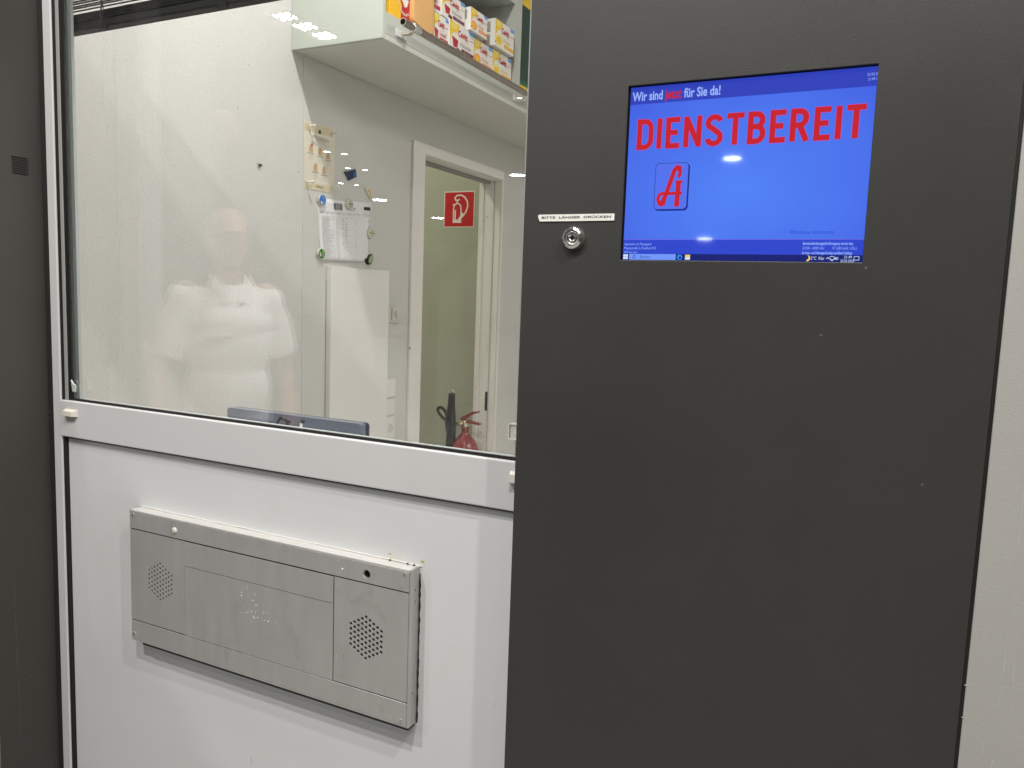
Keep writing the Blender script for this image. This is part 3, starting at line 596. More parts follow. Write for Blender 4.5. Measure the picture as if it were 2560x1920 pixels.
c0 = -0.0699; m.prism(fq, [(c0-.002,cz-.0008),(c0-.001,cz-.0008),(c0,cz-.002),(c0,cz+.002),(c0-.001,cz+.0008),(c0-.002,cz+.0008)], .0003, .0006, 'scr_white'); m.ribbon(fq, arc(c0, cz, .0016, .0020, -50, 50, 6), .0005, 0, .0006, 'scr_white')
m.build('tray_icons', tb); m = MB(); c0 = -0.0657; m.text(fq, '21:49', c0+.0035, cz+.0003, .0042, 'scr_white', n=.0006, sx=.9); m.text(fq, '23.03.2024', c0, cz-.0040, .0042, 'scr_white', n=.0006, sx=.78)
c0 = -0.0491; m.ribbon(fq, rr(c0-.0026, cz-.0016, c0+.0026, cz+.0024, .0003, 1), .0005, 0, .0006, 'scr_white', closed=True)
m.build('clock_lettering', tb)
# ---- label strip and bell button
f1 = FY(DY-.0001); q = [(-0.4374,0.1027), (-0.3342,0.1028), (-0.3342,0.1115), (-0.4400,0.1115)]
m = MB(); m.prism(f1, [q[0], (q[1][0]-.0006,q[1][1]), (q[1][0],q[1][1]+.0006), (q[2][0],q[2][1]-.0006), (q[2][0]-.0006,q[2][1]), (q[3][0]+.001,q[3][1]), (q[3][0],q[3][1]-.001), (q[3][0],q[3][1]-.0035), (q[0][0]-.0006,q[0][1]+.001)], 0, .0012, 'key_white')
ls = empty('label_strip', f1(q[0][0], q[0][1])); tag(ls, 'white embossed label strip reading BITTE LÄNGER DRÜCKEN above the bell button', 'label'); m.build('tape', ls)
a, b = (-0.4353,0.1061), (-0.3389,0.1063); ang = math.atan2(b[1]-a[1], b[0]-a[0])
m = MB(); m.text(f1, 'BITTE LÄNGER DRÜCKEN', 0, 0, .0040, 'print_black', sx=1); wid = m.last_u
m = MB(); m.text(f1, 'BITTE  LÄNGER  DRÜCKEN', a[0], a[1], .0040, 'print_black', sx=(b[0]-a[0])/wid*.955, n=.0014, rot=ang, off=.00007); m.build('lettering', ls)
bc = (-0.3885,0.0807); br = .0150
bt = empty('bell_button', (bc[0], DY, bc[1])); tag(bt, 'round faceted chrome bell button on the dark panel below the label strip', 'button')
m = MB(); m.lathe(fd, bc[0], bc[1], [(br,0),(br,.004),(br*.97,.0055)], 'steel_bright', 40); 
m.lathe(fd, bc[0], bc[1], [(br*.97,.0055),(br*.93,.0075),(br*.74,.0095),(br*.72,.0088)], 'chrome', 14, smooth=False); m.build('bezel_ring', bt)
m = MB(); m.lathe(fd, bc[0], bc[1], [(br*.72,.0088),(br*.70,.005),(br*.60,.0045),(br*.58,.0065),(br*.52,.0075),(br*.47,.007)], 'steel_bright', 32)
m.lathe(fd, bc[0], bc[1], [(br*.47,.007),(br*.42,.0045),(br*.40,.0045)], 'dark_edge', 32); m.build('inner_ring', bt)
m = MB(); m.lathe(fd, bc[0], bc[1], [(br*.40,.004),(br*.39,.0068),(br*.33,.0076),(br*.20,.0070),(br*.17,.005)], 'chrome', 32); m.disc(fd, bc[0], bc[1], br*.172, .002, .0052, 'black', seg=16)
m.prism(fd, [(bc[0]-.0008,bc[1]+.0022),(bc[0]+.0008,bc[1]+.0022),(bc[0]+.0008,bc[1]+.0052),(bc[0]-.0004,bc[1]+.0058)], .0074, .0078, 'black'); m.build('push_core', bt)
# ------------------------------------------------------------------ behind the glass
# venetian blind, gathered above the window
bl = empty('venetian_blind', (-1.0, 1.075, .47)); tag(bl, 'dark venetian blind gathered at the top left inside the window', 'blind')
bz = (0.4962 + 0.5019)/2; random.seed(5)
m = MB(); m.box((-1.60, 1.066, bz), (-.42, 1.09, bz+.016), 'blind_slat'); m.build('bottom_rail', bl, bevel=.003)
m = MB(); z = bz+.0185; i = 0
while z < 1.0:
    t = random.uniform(-.0012, .0012); a = .006 if i > 2 else .002; dz = .0052
    m.add([(-1.598, 1.064, z-a+t), (-.422, 1.064, z-a-t), (-.422, 1.092, z+a-t), (-1.598, 1.092, z+a+t), (-1.598, 1.064, z-a+t+.0012), (-.422, 1.064, z-a-t+.0012), (-.422, 1.092, z+a-t+.0012), (-1.598, 1.092, z+a+t+.0012)],
          [(0,3,2,1),(4,5,6,7),(0,1,5,4),(1,2,6,5),(2,3,7,6),(3,0,4,7)], 'blind_slat'); z += dz*random.uniform(.85, 1.2); i += 1
m.build('slats', bl)
for px in (-1.4372, -1.1208, -1.4395+.95):
    m = MB()
    m.tube([(px+.002*math.sin(k*1.9), 1.0625, bz-.003+.0105*k) for k in range(54)], .0013, 'blind_slat', seg=6)
    m.tube([(px+.006+.002*math.sin(k*2.3+1), 1.0620, bz-.002+.0105*k) for k in range(54)], .0010, 'blind_slat', seg=6)
    m.box((px-.004, 1.0605, bz-.006), (px+.014, 1.068, bz+.004), 'blind_slat'); m.build('ladder_cord', bl)
# smooth painted magnetic board on the side wall
f2 = FX(WX+.002); by0 = 2.2796
m = MB(); m.box((WX-.0005, by0, -.9), (WX+.002, dY0-.098, .8435), 'board_paint'); o = m.build('magnetic_board', bevel=.0016); tag(o, 'smooth off-white magnetic wall board holding papers and magnets', 'board')
# wall cabinet
CX, CZ, CY = -1.611, .8445, 2.218
cb = empty('wall_cabinet', (-1.8, 3.0, CZ)); tag(cb, 'white wall cabinet with open shelf of boxes and a steel rail', 'cabinet')
m = MB(); m.box((WX+.001, CY, CZ), (CX, CY+.0185, 1.99), 'cabinet_white'); m.build('side_panel', cb, bevel=.0012)
m = MB(); m.box((WX+.001, CY+.019, CZ+.0006), (CX-.001, 4.6, CZ+.019), 'cabinet_under'); m.build('bottom_panel', cb, bevel=.001)
m = MB(); m.box((CX-.018, CY+.019, CZ+.0196), (CX-.0005, 4.6, .9005), 'cabinet_grey'); m.box((WX+.02, CY+.019, .9006), (-1.622, 4.6, .9395), 'cabinet_grey'); m.build('fascia', cb, bevel=.0008)
m = MB(); m.box((WX+.001, CY+.019, .94), (WX+.012, 4.6, 1.99), 'cabinet_inside'); m.build('back_panel', cb)
u0, u1 = 3.2241, 3.2878; fdv = F((0, u0, 0), (1, 0, 0), (0, 0, 1))
m = MB(); m.box((WX+.013, u0, .94), (-1.626, u1, 1.99), 'cabinet_grey')
for zz in (1.02, 1.052, 1.084, 1.116, 1.148, 1.18): m.disc(fdv, -1.70, zz, .0026, 0, .0004, 'black', seg=10)
m.build('divider', cb)
m = MB(); m.box((WX+.013, CY+.019, 1.29), (-1.63, u0-.0005, 1.31), 'cabinet_grey'); m.build('upper_shelf', cb)
m = MB(); m.box((-1.633, CY+.0192, .941), (-1.629, CY+.04, 1.985), 'cabinet_grey'); m.build('edge_strip', cb)
tx, tz, ty = CX+.05, .903, 2.2630
m = MB(); tr_ = .0125
v = []; m.tube([(tx, ty+k*.4, tz) for k in range(6)], tr_, 'steel_tube', seg=24, cap=False)
m.tube([(tx, ty+.15, tz), (tx, ty, tz)], tr_*.82, 'black', seg=24, cap=False)
ft = F((tx, ty, tz), (1,0,0), (0,0,1)); m.prism(ft, circ(0, 0, tr_, 24), 0, 0, 'steel_bright', holes=[circ(0, 0, tr_*.82, 24)]); m.disc(F((tx, ty+.1, tz), (1,0,0), (0,0,1)), 0, 0, tr_*.8, 0, 0, 'black')
m.build('rail_tube', cb)
for by in (ty+.075, ty+.075+.90):
    m = MB(); m.tube([(tx, by-.022, tz), (tx, by+.022, tz)], tr_+.0035, 'chrome', seg=24); 
    m.tube([(tx-.005, by, tz-.008), (tx-.018, by-.004, tz-.020), (tx-.034, by-.010, tz-.020), (CX+.001, by-.014, tz-.018)], [.007, .0085, .0075, .010], 'chrome', seg=14)
    m.box((CX+.0005, by-.045, tz-.030), (CX+.006, by+.012, tz-.006), 'clear_plastic'); m.build('rail_bracket', cb, bevel=.001)
# tea boxes on the shelf
def tea(y0, y1, z0, z1, xf, fl, label, grp='tea boxes on the cabinet shelf', dep=.075):
    t = empty('tea_box', (xf-dep/2, (y0+y1)/2, z0)); tag(t, label, 'box', grp)
    bx = MB(); bx.box((xf-dep, y0+.0008, z0), (xf, y1-.0008, z1), 'box_white'); bx.build('carton', t, bevel=.0008)
    f = FX(xf); w, h = y1-y0-.0016, z1-z0; ya = y0+.0008; P = lambda a, b: (ya+a*w, z0+b*h)
    fruit = {'Holunder': 'box_red', 'Granatapfel': 'box_red', 'Orange': 'box_orange', 'Zitrone': 'box_lemon'}[fl]
    bar = {'Holunder': 'box_wine', 'Granatapfel': 'box_red', 'Orange': 'box_orange', 'Zitrone': 'box_gold'}[fl]
    tcol = {'Holunder': 'print_grey', 'Granatapfel': 'cevitt_red', 'Orange': 'orange_print', 'Zitrone': 'box_gold'}[fl]
    p = MB(); p.prism(f, [P(0,.98), P(0,.25), P(.06,.48), P(.13,.62), P(.30,.70), P(.36,.82), P(.40,.98)], .0001, .0005, 'box_yellow')
    p.prism(f, [P(.10,.98), P(.06,.80), P(.12,.72), P(.24,.76), P(.30,.86), P(.31,.98)], .0005, .0007, 'box_lemon')
    p.prism(f, [P(.78,.985), P(.995,.985), P(.995,.87), P(.82,.87)], .0001, .0006, 'box_blue')
    p.text(f, 'Cevitt', *P(.33, .60), h*.30, 'cevitt_red', sx=.52*w/h, n=.0008, off=.0010)
    p.rect(f, *P(.80,.66), *P(.98,.68), .0001, .0005, 'cevitt_red')
    p.text(f, 'heißer', *P(.60, .50), h*.09, 'print_light', sx=.6*w/h, n=.0007)
    p.text(f, fl, *P(.42, .30), h*.22, tcol, sx=(.52 if len(fl) < 9 else .42)*w/h, n=.0008, shear=.3)
    p.rect(f, *P(.50,.10), *P(.98,.24), .0001, .0006, bar); p.disc(f, *P(.52,.17), h*.08, .0001, .0007, bar, seg=14, ry=h*.08)
    p.text(f, 'VITAMIN C + ZINK', *P(.56, .15), h*.055, 'box_white', sx=.6*w/h, n=.0009)
    p.build('front_print', t)
    q_ = MB()
    if fl in ('Holunder', 'Granatapfel'):
        q_.prism(f, [P(.10,.50), P(.34,.44), P(.31,.20), P(.16,.16)], .0001, .0008, fruit); q_.prism(f, [P(.30,.20), P(.44,.16), P(.42,.04), P(.26,.08)], .0001, .0009, 'box_wine')
        q_.prism(f, [P(.12,.47), P(.32,.42), P(.31,.37), P(.13,.41)], .0008, .0010, 'cevitt_red')
    else:
        c = P(.20,.27); q_.prism(f, [(c[0]+.17*w*math.cos(a), c[1]+.20*h*math.sin(a)) for a in [2*PI*k/20 for k in range(20)]], .0001, .0008, fruit)
        q_.prism(f, [(c[0]+.11*w*math.cos(a), c[1]+.13*h*math.sin(a)) for a in [2*PI*k/16 for k in range(16)]], .0008, .0010, 'box_gold' if fl == 'Orange' else 'box_yellow')
        q_.prism(f, [P(.02,.16), P(.06,.22), P(.04,.10)], .0001, .0009, 'black')
    q_.build('fruit_picture', t)
    fs_ = F((xf-dep, y0+.0008, 0), (1,0,0), (0,0,1)); s_ = MB()
    for k in range(9): s_.rect(fs_, dep*.25, z0+h*(.50+.045*k), dep*.78, z0+h*(.50+.045*k+.024), .0001, .0004, 'print_black')
    s_.text(fs_, 'Cevitt', dep*.42, z0+h*.45, h*.26, 'cevitt_red', sx=.62, rot=-PI/2, n=.0005)
    s_.build('side_print', t)
    return t
XS = -1.631
zb0, zb1 = .9405, 1.046
tea(2.4974+.06, 2.6697, zb0, zb1-.002, XS, 'Granatapfel', 'tea box with a pomegranate picture in the bottom row behind the envelope')
tea(2.6697+.0005, 2.8635, zb0, zb1+.006, XS+.004, 'Holunder', 'tea box reading Holunder in the bottom row behind the steel rail')
tea(2.8644+.0005, 3.0291, zb0, zb1-.004, XS, 'Orange', 'tea box reading Orange in the bottom row')
tea(3.0309+.0005, 3.2086, zb0, zb1+.001, XS, 'Zitrone', 'tea box reading Zitrone in the bottom row')
z2 = zb1+.0065
tea(2.4698, 2.6232, z2, z2+.10, XS-.009, 'Granatapfel', 'tea box with a pomegranate picture in the top row, mostly behind the envelope')
tea(2.6237, 2.7973, z2, z2+.092, XS-.004, 'Holunder', 'tea box reading Holunder in the top row')
tea(2.8047, 2.9438, z2, z2+.087, -1.613, 'Orange', 'tea box reading Orange in the top row, its white end showing', dep=.075)
tea(3.0053, 3.1840, z2, z2+.108, -1.610, 'Zitrone', 'tea box reading Zitrone in the top row, its white end showing', dep=.10)
# punch box
y0, y1 = 2.2832, 2.4355+.004
t = empty('punch_box', (-1.67, (y0+y1)/2, .9405)); tag(t, 'yellow and burgundy drink box at the near end of the shelf', 'box')
m = MB(); m.box((-1.70, y0, .9405), (XS, y1, 1.16), 'box_gold'); m.build('carton', t, bevel=.001)
f = FX(XS); w, h = y1-y0, .22; P = lambda a, b: (y0+a*w, .9405+b*h)
m = MB(); m.prism(f, [P(.42,0), P(.995,0), P(.995,.995), P(.60,.995), P(.50,.30), P(.45,.15)], .0002, .0006, 'box_red')
m.prism(f, [P(*p) for p in [(.36,.42),(.44,.28),(.56,.20),(.68,.22),(.76,.34),(.80,.95),(.34,.95)]], .0006, .0010, 'box_red')
m.prism(f, [P(*p) for p in [(.40,.43),(.47,.32),(.57,.24),(.66,.26),(.72,.36),(.76,.92),(.38,.92)]], .0010, .0014, 'box_white')
m.text(f, 'KINDER', *P(.42, .47), .016, 'cevitt_red', sx=.95, n=.0018, off=.0003); m.text(f, 'PUNSCH', *P(.42, .37), .021, 'cevitt_red', sx=.72, n=.0018, off=.0003)
for k, ch_ in enumerate('für die Abwehrkräfte von Kindern'):
    a = math.radians(172-205*k/31 if False else 190+170*k/31); c = P(.57, .55); R_ = .30
    m.text(f, ch_, c[0]+w*R_*1.15*math.cos(a), c[1]+h*.44*math.sin(a), .013, 'box_white', n=.0018, rot=a+PI/2, off=.0002)
m.build('front_print', t)
# padded envelope
y0, y1 = 2.4041, 2.5399
t = empty('padded_envelope', (-1.65, (y0+y1)/2, .9405)); tag(t, 'brown padded envelope standing between the drink box and the tea boxes', 'envelope')
m = MB(); fe = F((-1.612, 0, 0), (0,1,0), (0,0,1)); yy1 = y1-.012
m.prism(fe, [(y0,.968),(y0+.004,.957),(yy1-.02,.9425),(yy1-.006,.944),(yy1,.952),(yy1,1.19),(y0,1.19)], -.05, 0, 'kraft'); m.build('front_sheet', t, bevel=.003)
m = MB(); m.prism(FX(-1.614), [(yy1+.0006,.955),(y1-.002,.950),(y1,.96),(y1,1.19),(yy1+.0006,1.19)], -.03, -.001, 'kraft'); m.build('flap', t, bevel=.002)
# dark box right of the divider
y0 = u1+.001; t = empty('dark_box', (-1.68, y0+.1, .9405)); tag(t, 'tall dark green carton with a yellow foot right of the divider', 'box')
m = MB(); zdk = 1.3218; m.box((-1.74, y0+.001, .9405), (-1.640, y0+.2, zdk), 'box_green'); m.build('carton', t, bevel=.001)
f = FX(-1.640); m = MB(); m.rect(f, y0+.002, .945, y0+.198, .975, .0002, .0006, 'box_yellow'); m.rect(f, y0+.002, .976, y0+.198, .992, .0002, .0006, 'box_green2')
m.rect(f, y0+.02, .950, y0+.09, .962, .0006, .0009, 'box_green2'); m.build('front_print', t)
m = MB(); y9 = y0+.001; m.box((-1.74, y9, zdk+.0005), (-1.638, y9+.2, zdk+.12), 'box_yellow'); o = m.build('yellow_box', bevel=.001); tag(o, 'yellow box standing on the dark green carton by the window edge', 'box')
# tall white laminated panel standing off the wall
ty0 = 2.4133; tyf = 2.7990; tzz = 0.0991
t = empty('tall_panel', (-1.985, 2.6, FLOOR)); tag(t, 'tall narrow white laminated panel below the price list', 'panel')
m = MB(); m.box((WX+.0025, ty0+.001, -1.0), (-1.974, tyf, tzz), 'white_laminate'); m.build('board', t, bevel=.0012)
m = MB(); m.box((WX+.0025, ty0-.0006, -1.0), (WX+.004, ty0+.0008, tzz-.055), 'bead_grey'); m.build('edge_line', t)  # thin grey strip along the panel's near edge
# papers and magnets
def wq(fr, poly, m_, n0, n1, mt): m_.prism(fr, poly, n0, n1, mt)
f = FX(WX+.0024)
P4 = [(2.2862,0.3765), (2.4543,0.3787), (2.4551,0.6220), (2.2796,0.6173)]
def bil(Q):
    def g_(a, b): 
        x0 = Q[0][0]+(Q[1][0]-Q[0][0])*a; y0_ = Q[0][1]+(Q[1][1]-Q[0][1])*a; x1 = Q[3][0]+(Q[2][0]-Q[3][0])*a; y1_ = Q[3][1]+(Q[2][1]-Q[3][1])*a
        return (x0+(x1-x0)*b, y0_+(y1_-y0_)*b)
    return g_
po = empty('pinned_poster', f((P4[0][0]+P4[1][0])/2, P4[0][1])); tag(po, 'beige poster with five small tan pictures, pinned left of the blue sachet', 'poster')
B = bil(P4); m = MB(); m.prism(f, P4, .0005, .0011, 'poster_paper'); m.prism(f, [B(.02,.86),B(.93,.86),B(.93,.985),B(.02,.985)], .0011, .0013, 'poster_band'); m.prism(f, [B(.02,.012),B(.90,.012),B(.90,.10),B(.02,.10)], .0011, .0013, 'poster_band'); m.build('sheet', po)
m = MB(); m.prism(f, [B(.46,.86),B(.54,.86),B(.54,.915),B(.46,.915)], .0013, .0015, 'print_black')
def line(fr, Bf, a0, a1, b, th, mt, n=.0015, mm=None): mm.prism(fr, [Bf(a0,b),Bf(a1,b),Bf(a1,b+th),Bf(a0,b+th)], n-.0001, n, mt)
c0 = B(.26,.785); m.text(f, 'HOME COMPOSTABLE', c0[0], c0[1], .0135, 'print_grey', sx=.7, n=.0016, rot=-.03); c0 = B(.36,.745); m.text(f, 'COLLECTION', c0[0], c0[1], .0135, 'print_grey', sx=.7, n=.0016, rot=-.03)
for k, (a, b) in enumerate(((.14,.86),(.20,.82),(.26,.74))): line(f, B, a, b, .715-k*.022, .007, 'print_light', mm=m)
pics = [(.22,.56),(.50,.54),(.78,.51),(.36,.29),(.64,.27)]
for k, (a, b) in enumerate(pics):
    m.prism(f, [B(a-.06,b),B(a+.06,b),B(a+.055,b+.07),B(a+.05,b+.11),B(a-.01,b+.115),B(a-.05,b+.08)], .0013, .0018, 'tan_print')
    if k == 0: m.prism(f, [B(a,b+.09),B(a+.05,b+.085),B(a+.05,b+.12),B(a+.01,b+.125)], .0018, .0020, 'box_red')
    line(f, B, a-.10, a+.10, b-.028, .012, 'print_grey', mm=m)
    for j in range(3): line(f, B, a-.07, a+.07, b-.055-.025*j, .006, 'print_light', mm=m)
c0 = B(.38,.045); m.text(f, 'NESPRESSO', c0[0], c0[1], .0095, 'print_black', sx=.9, n=.0016)
m.build('print', po)
def pin(p, lab):
    t = MB(); c = f(p[0], p[1], .001); d = Vector((1, .10, .02))
    t.tube([c, c+d*.010], .0008, 'steel_bright', seg=6); t.tube([c+d*.008, c+d*.010, c+d*.014, c+d*.022, c+d*.028, c+d*.032], [.0045, .0055, .0030, .0026, .0050, .0048], 'clear_plastic', seg=12)
    o = t.build('push_pin', origin=c); tag(o, lab, 'pin', 'clear push pins at the poster corners')
pin((2.3034,0.6011), 'clear push pin at the upper left corner of the beige poster'); pin((2.4318,0.6010), 'clear push pin at the upper right corner of the beige poster')
pin((2.2946,0.3993), 'clear push pin at the lower left corner of the beige poster'); pin((2.4444,0.4000), 'clear push pin at the lower right corner of the beige poster')
# price list
Q4 = [(2.3792,0.1206), (2.6976,0.1295), (2.7007,0.3740), (2.3571,0.3496)]; B = bil(Q4)
pl = empty('price_list', f((Q4[0][0]+Q4[1][0])/2, Q4[0][1])); tag(pl, 'white printed table sheet with barcode held by magnets', 'paper')
def lift(a, b): return .0008+.016*max(0, .35-b)**1.2*1.6*(1-abs(a-.45)*1.2)
m = MB(); NU, NV = 10, 14; vv = [f(*B(i/NU, j/NV), lift(i/NU, j/NV)) for j in range(NV+1) for i in range(NU+1)]
m.add(vv, [(j*(NU+1)+i, j*(NU+1)+i+1, (j+1)*(NU+1)+i+1, (j+1)*(NU+1)+i) for j in range(NV) for i in range(NU)], 'paper', True); o = m.build('sheet', pl)
sol = o.modifiers.new('thickness', 'SOLIDIFY'); sol.thickness = .0004; sol.offset = -1
m = MB(); random.seed(21)
def bar(a0, a1, b, th, mt='print_light'):
    m.add([f(*B(a, bb), lift(a, bb)+.0004) for a, bb in ((a0,b),(a1,b),(a1,b+th),(a0,b+th))], [(0,1,2,3)], mt)
for k in range(26): 
    a = .275+.006*k; bar(a, a+random.choice((.002, .004)), .83, .11, 'print_black')
for a0_, a1_ in ((.55,.66),(.56,.63)): pass
bar(.55, .68, .875, .012, 'print_grey'); bar(.55, .66, .845, .010, 'print_grey')
bar(.83, .96, .865, .055, 'print_black'); bar(.85, .95, .84, .008); bar(.82, .93, .80, .008); bar(.82, .96, .785, .008); bar(.82, .95, .765, .008)
bar(.02, .80, .775, .004); bar(.02, .80, .72, .003); 
for a in (.03, .14, .22, .33, .42, .52, .62, .70):
    for j in range(3): bar(a, a+random.uniform(.04, .08), .79-j*.014, .005)
for j in range(37):
    b = .70-j*.018
    bar(.055, .055+random.uniform(.10, .22), b, .007, 'print_light'); 
    if random.random() < .6: bar(.245, .268, b, .007)
    for a in (.30, .335): bar(a, a+.022, b, .007)
    if random.random() < .6: bar(.42, .455, b, .007)
    if random.random() < .4: bar(.485, .51, b, .007, 'print_grey')
    if random.random() < .4: bar(.66, .69, b, .007)
    if random.random() < .8: bar(.92, .96, b, .007)
m.build('print', pl)
def magnet(p, r, rim, face, extra, name, lab, dark=True):
    t = empty(name, f(p[0], p[1])); tag(t, lab, 'magnet', None)
    a = MB(); a.lathe(f, p[0], p[1], [(r,.002),(r,.010),(r*.93,.0125)], rim, 28); a.disc(f, p[0], p[1], r, .0018, .0021, rim); a.build('body', t)
    a = MB(); a.lathe(f, p[0], p[1], [(r*.93,.0125),(r*.80,.0135),(.0001,.0140)], face, 28); a.build('face', t)
    a = MB(); extra(a, p, r); a.build('picture', t); return t
def ex_blue(a, p, r):
    a.prism(f, [(p[0]-.35*r,p[1]+.75*r),(p[0]-.1*r,p[1]+.85*r),(p[0]+.75*r,p[1]-.5*r),(p[0]+.5*r,p[1]-.7*r)], .014, .0145, 'box_blue')
    a.prism(f, [(p[0]-.7*r,p[1]-.2*r),(p[0]-.2*r,p[1]-.35*r),(p[0]+.2*r,p[1]-.8*r),(p[0]-.45*r,p[1]-.75*r)], .014, .0147, 'box_white'); a.prism(f, [(p[0]-.3*r,p[1]-.5*r),(p[0],p[1]-.5*r),(p[0]-.1*r,p[1]-.75*r)], .0147, .015, 'box_red')
def ex_green(a, p, r):
    a.prism(f, [(p[0]+.1*r,p[1]+.85*r),(p[0]+.4*r,p[1]+.7*r),(p[0]+.45*r,p[1]-.6*r),(p[0]+.2*r,p[1]-.8*r)], .014, .0145, 'lime')
    a.prism(f, [(p[0]-.75*r,p[1]+.35*r),(p[0]-.3*r,p[1]+.1*r),(p[0]-.2*r,p[1]-.6*r),(p[0]-.6*r,p[1]-.5*r)], .014, .0147, 'cream_plastic'); a.prism(f, [(p[0]-.7*r,p[1]+.3*r),(p[0]-.4*r,p[1]+.2*r),(p[0]-.5*r,p[1])], .0147, .015, 'orange_print')
def ex_txt(words, cols):
    def g_(a, p, r):
        for k, (w_, c_) in enumerate(zip(words, cols)):
            a.text(f, w_, p[0], p[1]+r*(.42-.48*k), r*.42, c_, sx=.75, n=.0146, align='CENTER', off=.0003)
    return g_
magnet((2.3748,0.3442), .0205, 'cream_plastic', 'magnet_blue', ex_blue, 'round_magnet', 'round magnet with a blue picture on the top left corner of the price list')
magnet((2.5406,0.3479), .0210, 'magnet_face', 'magnet_face', ex_txt(('Alt', 'KLINGER', 'Apotheke'), ('lime', 'navy', 'tan_print')), 'round_magnet', 'round cream magnet with dark lettering on the barcode of the price list')
magnet((2.6850,0.2468), .0205, 'magnet_face', 'magnet_face', ex_txt(('Gesund', 'REINIGUNG', 'Pflege'), ('tan_print', 'magnet_green', 'tan_print')), 'round_magnet', 'round cream magnet with green lettering on the right edge of the price list')
magnet((2.3718,0.1442), .0195, 'cream_plastic', 'magnet_green', ex_green, 'round_magnet', 'round magnet with a green picture on the bottom left corner of the price list')
c0 = (2.6809,0.1409); fr_ = rotF(f, c0[0], c0[1], .95)
t = empty('oval_magnet', f(*c0)); tag(t, 'oval lime green magnet with black rim on the lower right corner of the price list', 'magnet')
m = MB(); m.disc(fr_, 0, 0, .026, .001, .010, 'black_plastic', seg=10, ry=.0175); m.rect(fr_, -.026, .006, -.012, .024, .001, .006, 'black_plastic'); m.build('rim', t, bevel=.001)
m = MB(); m.disc(fr_, .002, -.001, .019, .0101, .0112, 'lime', seg=20, ry=.0115); m.build('face', t)
# blue sachet and small strip magnet
Q = [(2.5366,0.4389), (2.5869,0.4620), (2.5796,0.4921), (2.5096,0.4702)]; B = bil(Q)
t = empty('blue_sachet', f(*Q[0])); tag(t, 'crumpled dark blue sachet stuck to the wall board right of the poster', 'sachet')
m = MB(); m.prism(f, [Q[0],B(.5,.02),Q[1],B(.98,.5),Q[2],B(.5,.93),Q[3],B(.05,.5)], .001, .008, 'navy'); m.build('pouch', t, bevel=.002)
m = MB(); m.prism(f, [B(.48,.1),B(.9,.12),B(.9,.8),B(.45,.8)], .008, .0095, 'navy'); m.prism(f, [B(.6,.2),B(.8,.22),B(.8,.6),B(.6,.6)], .0095, .010, 'magnet_blue'); m.build('printed_fold', t)
Q = [(2.6841,0.3832), (2.7045,0.3922), (2.6637,0.4384), (2.6426,0.4258)]; B = bil(Q)
t = empty('strip_magnet', f(*Q[0])); tag(t, 'slanted white strip magnet with an orange motif right of the blue sachet', 'magnet')
m = MB(); m.prism(f, Q, .001, .006, 'magnet_face'); m.build('body', t); m = MB(); m.ribbon(f, [B(.5,.1),B(.3,.35),B(.7,.55),B(.4,.8)], .006, 0, .0064, 'orange_print'); m.build('motif', t)
# fly on the plaster
c0 = (2.0626,0.4218); m = MB(); fw_ = FX(WX); c = fw_(c0[0], c0[1], .004); m.ball(c, (.0030, .0065, .0042), 'black', 8, 6); m.ball(fw_(c0[0]+.007, c0[1]+.001, .004), .0028, 'black', 8, 6)
m.prism(fw_, [(c0[0]-.001,c0[1]+.001),(c0[0]-.013,c0[1]+.006),(c0[0]-.011,c0[1]+.001)], .005, .0053, 'print_grey'); m.prism(fw_, [(c0[0]-.001,c0[1]-.001),(c0[0]-.012,c0[1]-.006),(c0[0]-.010,c0[1]-.001)], .005, .0053, 'print_grey')
o = m.build('fly', origin=c); tag(o, 'small black fly sitting on the white plaster wall', 'insect')
# thermostat dial and switches
a, b = (2.8148,-0.0417), (2.8996,-0.1266); t = empty('dial_switch', f(a[0], b[1])); tag(t, 'cream dial switch on the wall between tall panel and door frame', 'switch')
m = MB(); m.rect(f, b[0]-.086, b[1]+.004, b[0], a[1]-.008, .0001, .012, 'cream_plastic'); m.build('plate', t, bevel=.003)
m = MB(); u9, v9 = b[0]-.043, (a[1]+b[1])/2; m.rect(f, u9-.024, v9-.028, u9+.024, v9+.028, .0121, .020, 'cream_plastic'); m.lathe(f, u9+.004, v9, [(.016,.020),(.015,.034),(.0001,.035)], 'cream_plastic', 20); m.build('dial', t, bevel=.001)
ue = 2.8805; zs = [-0.3703, -0.4547, -0.5343, -0.6413]
t = empty('switch_column', f(ue-.04, zs[3])); tag(t, 'white column of two rocker switches above a socket beside the tall panel', 'switch')
m = MB(); m.rect(f, ue-.081, zs[3]-.05, ue, zs[0], .0001, .009, 'cream_plastic'); m.build('frame', t, bevel=.003)
for k in range(2):
    m = MB(); m.rect(f, ue-.072, zs[k+1]+.004, ue-.007, zs[k]-.006, .0091, .0135, 'key_white'); m.build('rocker', t, bevel=.0015)
m = MB(); u9 = ue-.040; v9 = (zs[2]+zs[3])/2-.004; m.rect(f, ue-.072, zs[3]+.002, ue-.007, zs[2]-.004, .0091, .0120, 'key_white', holes=[circ(u9, v9, .0195, 24)]); m.lathe(f, u9, v9, [(.0195,.012),(.019,.0035),(.0001,.0030)], 'cream_plastic', 24)
m.disc(f, u9-.0095, v9, .003, .003, .0036, 'black', seg=10); m.disc(f, u9+.0095, v9, .003, .003, .0036, 'black', seg=10); m.build('socket', t)
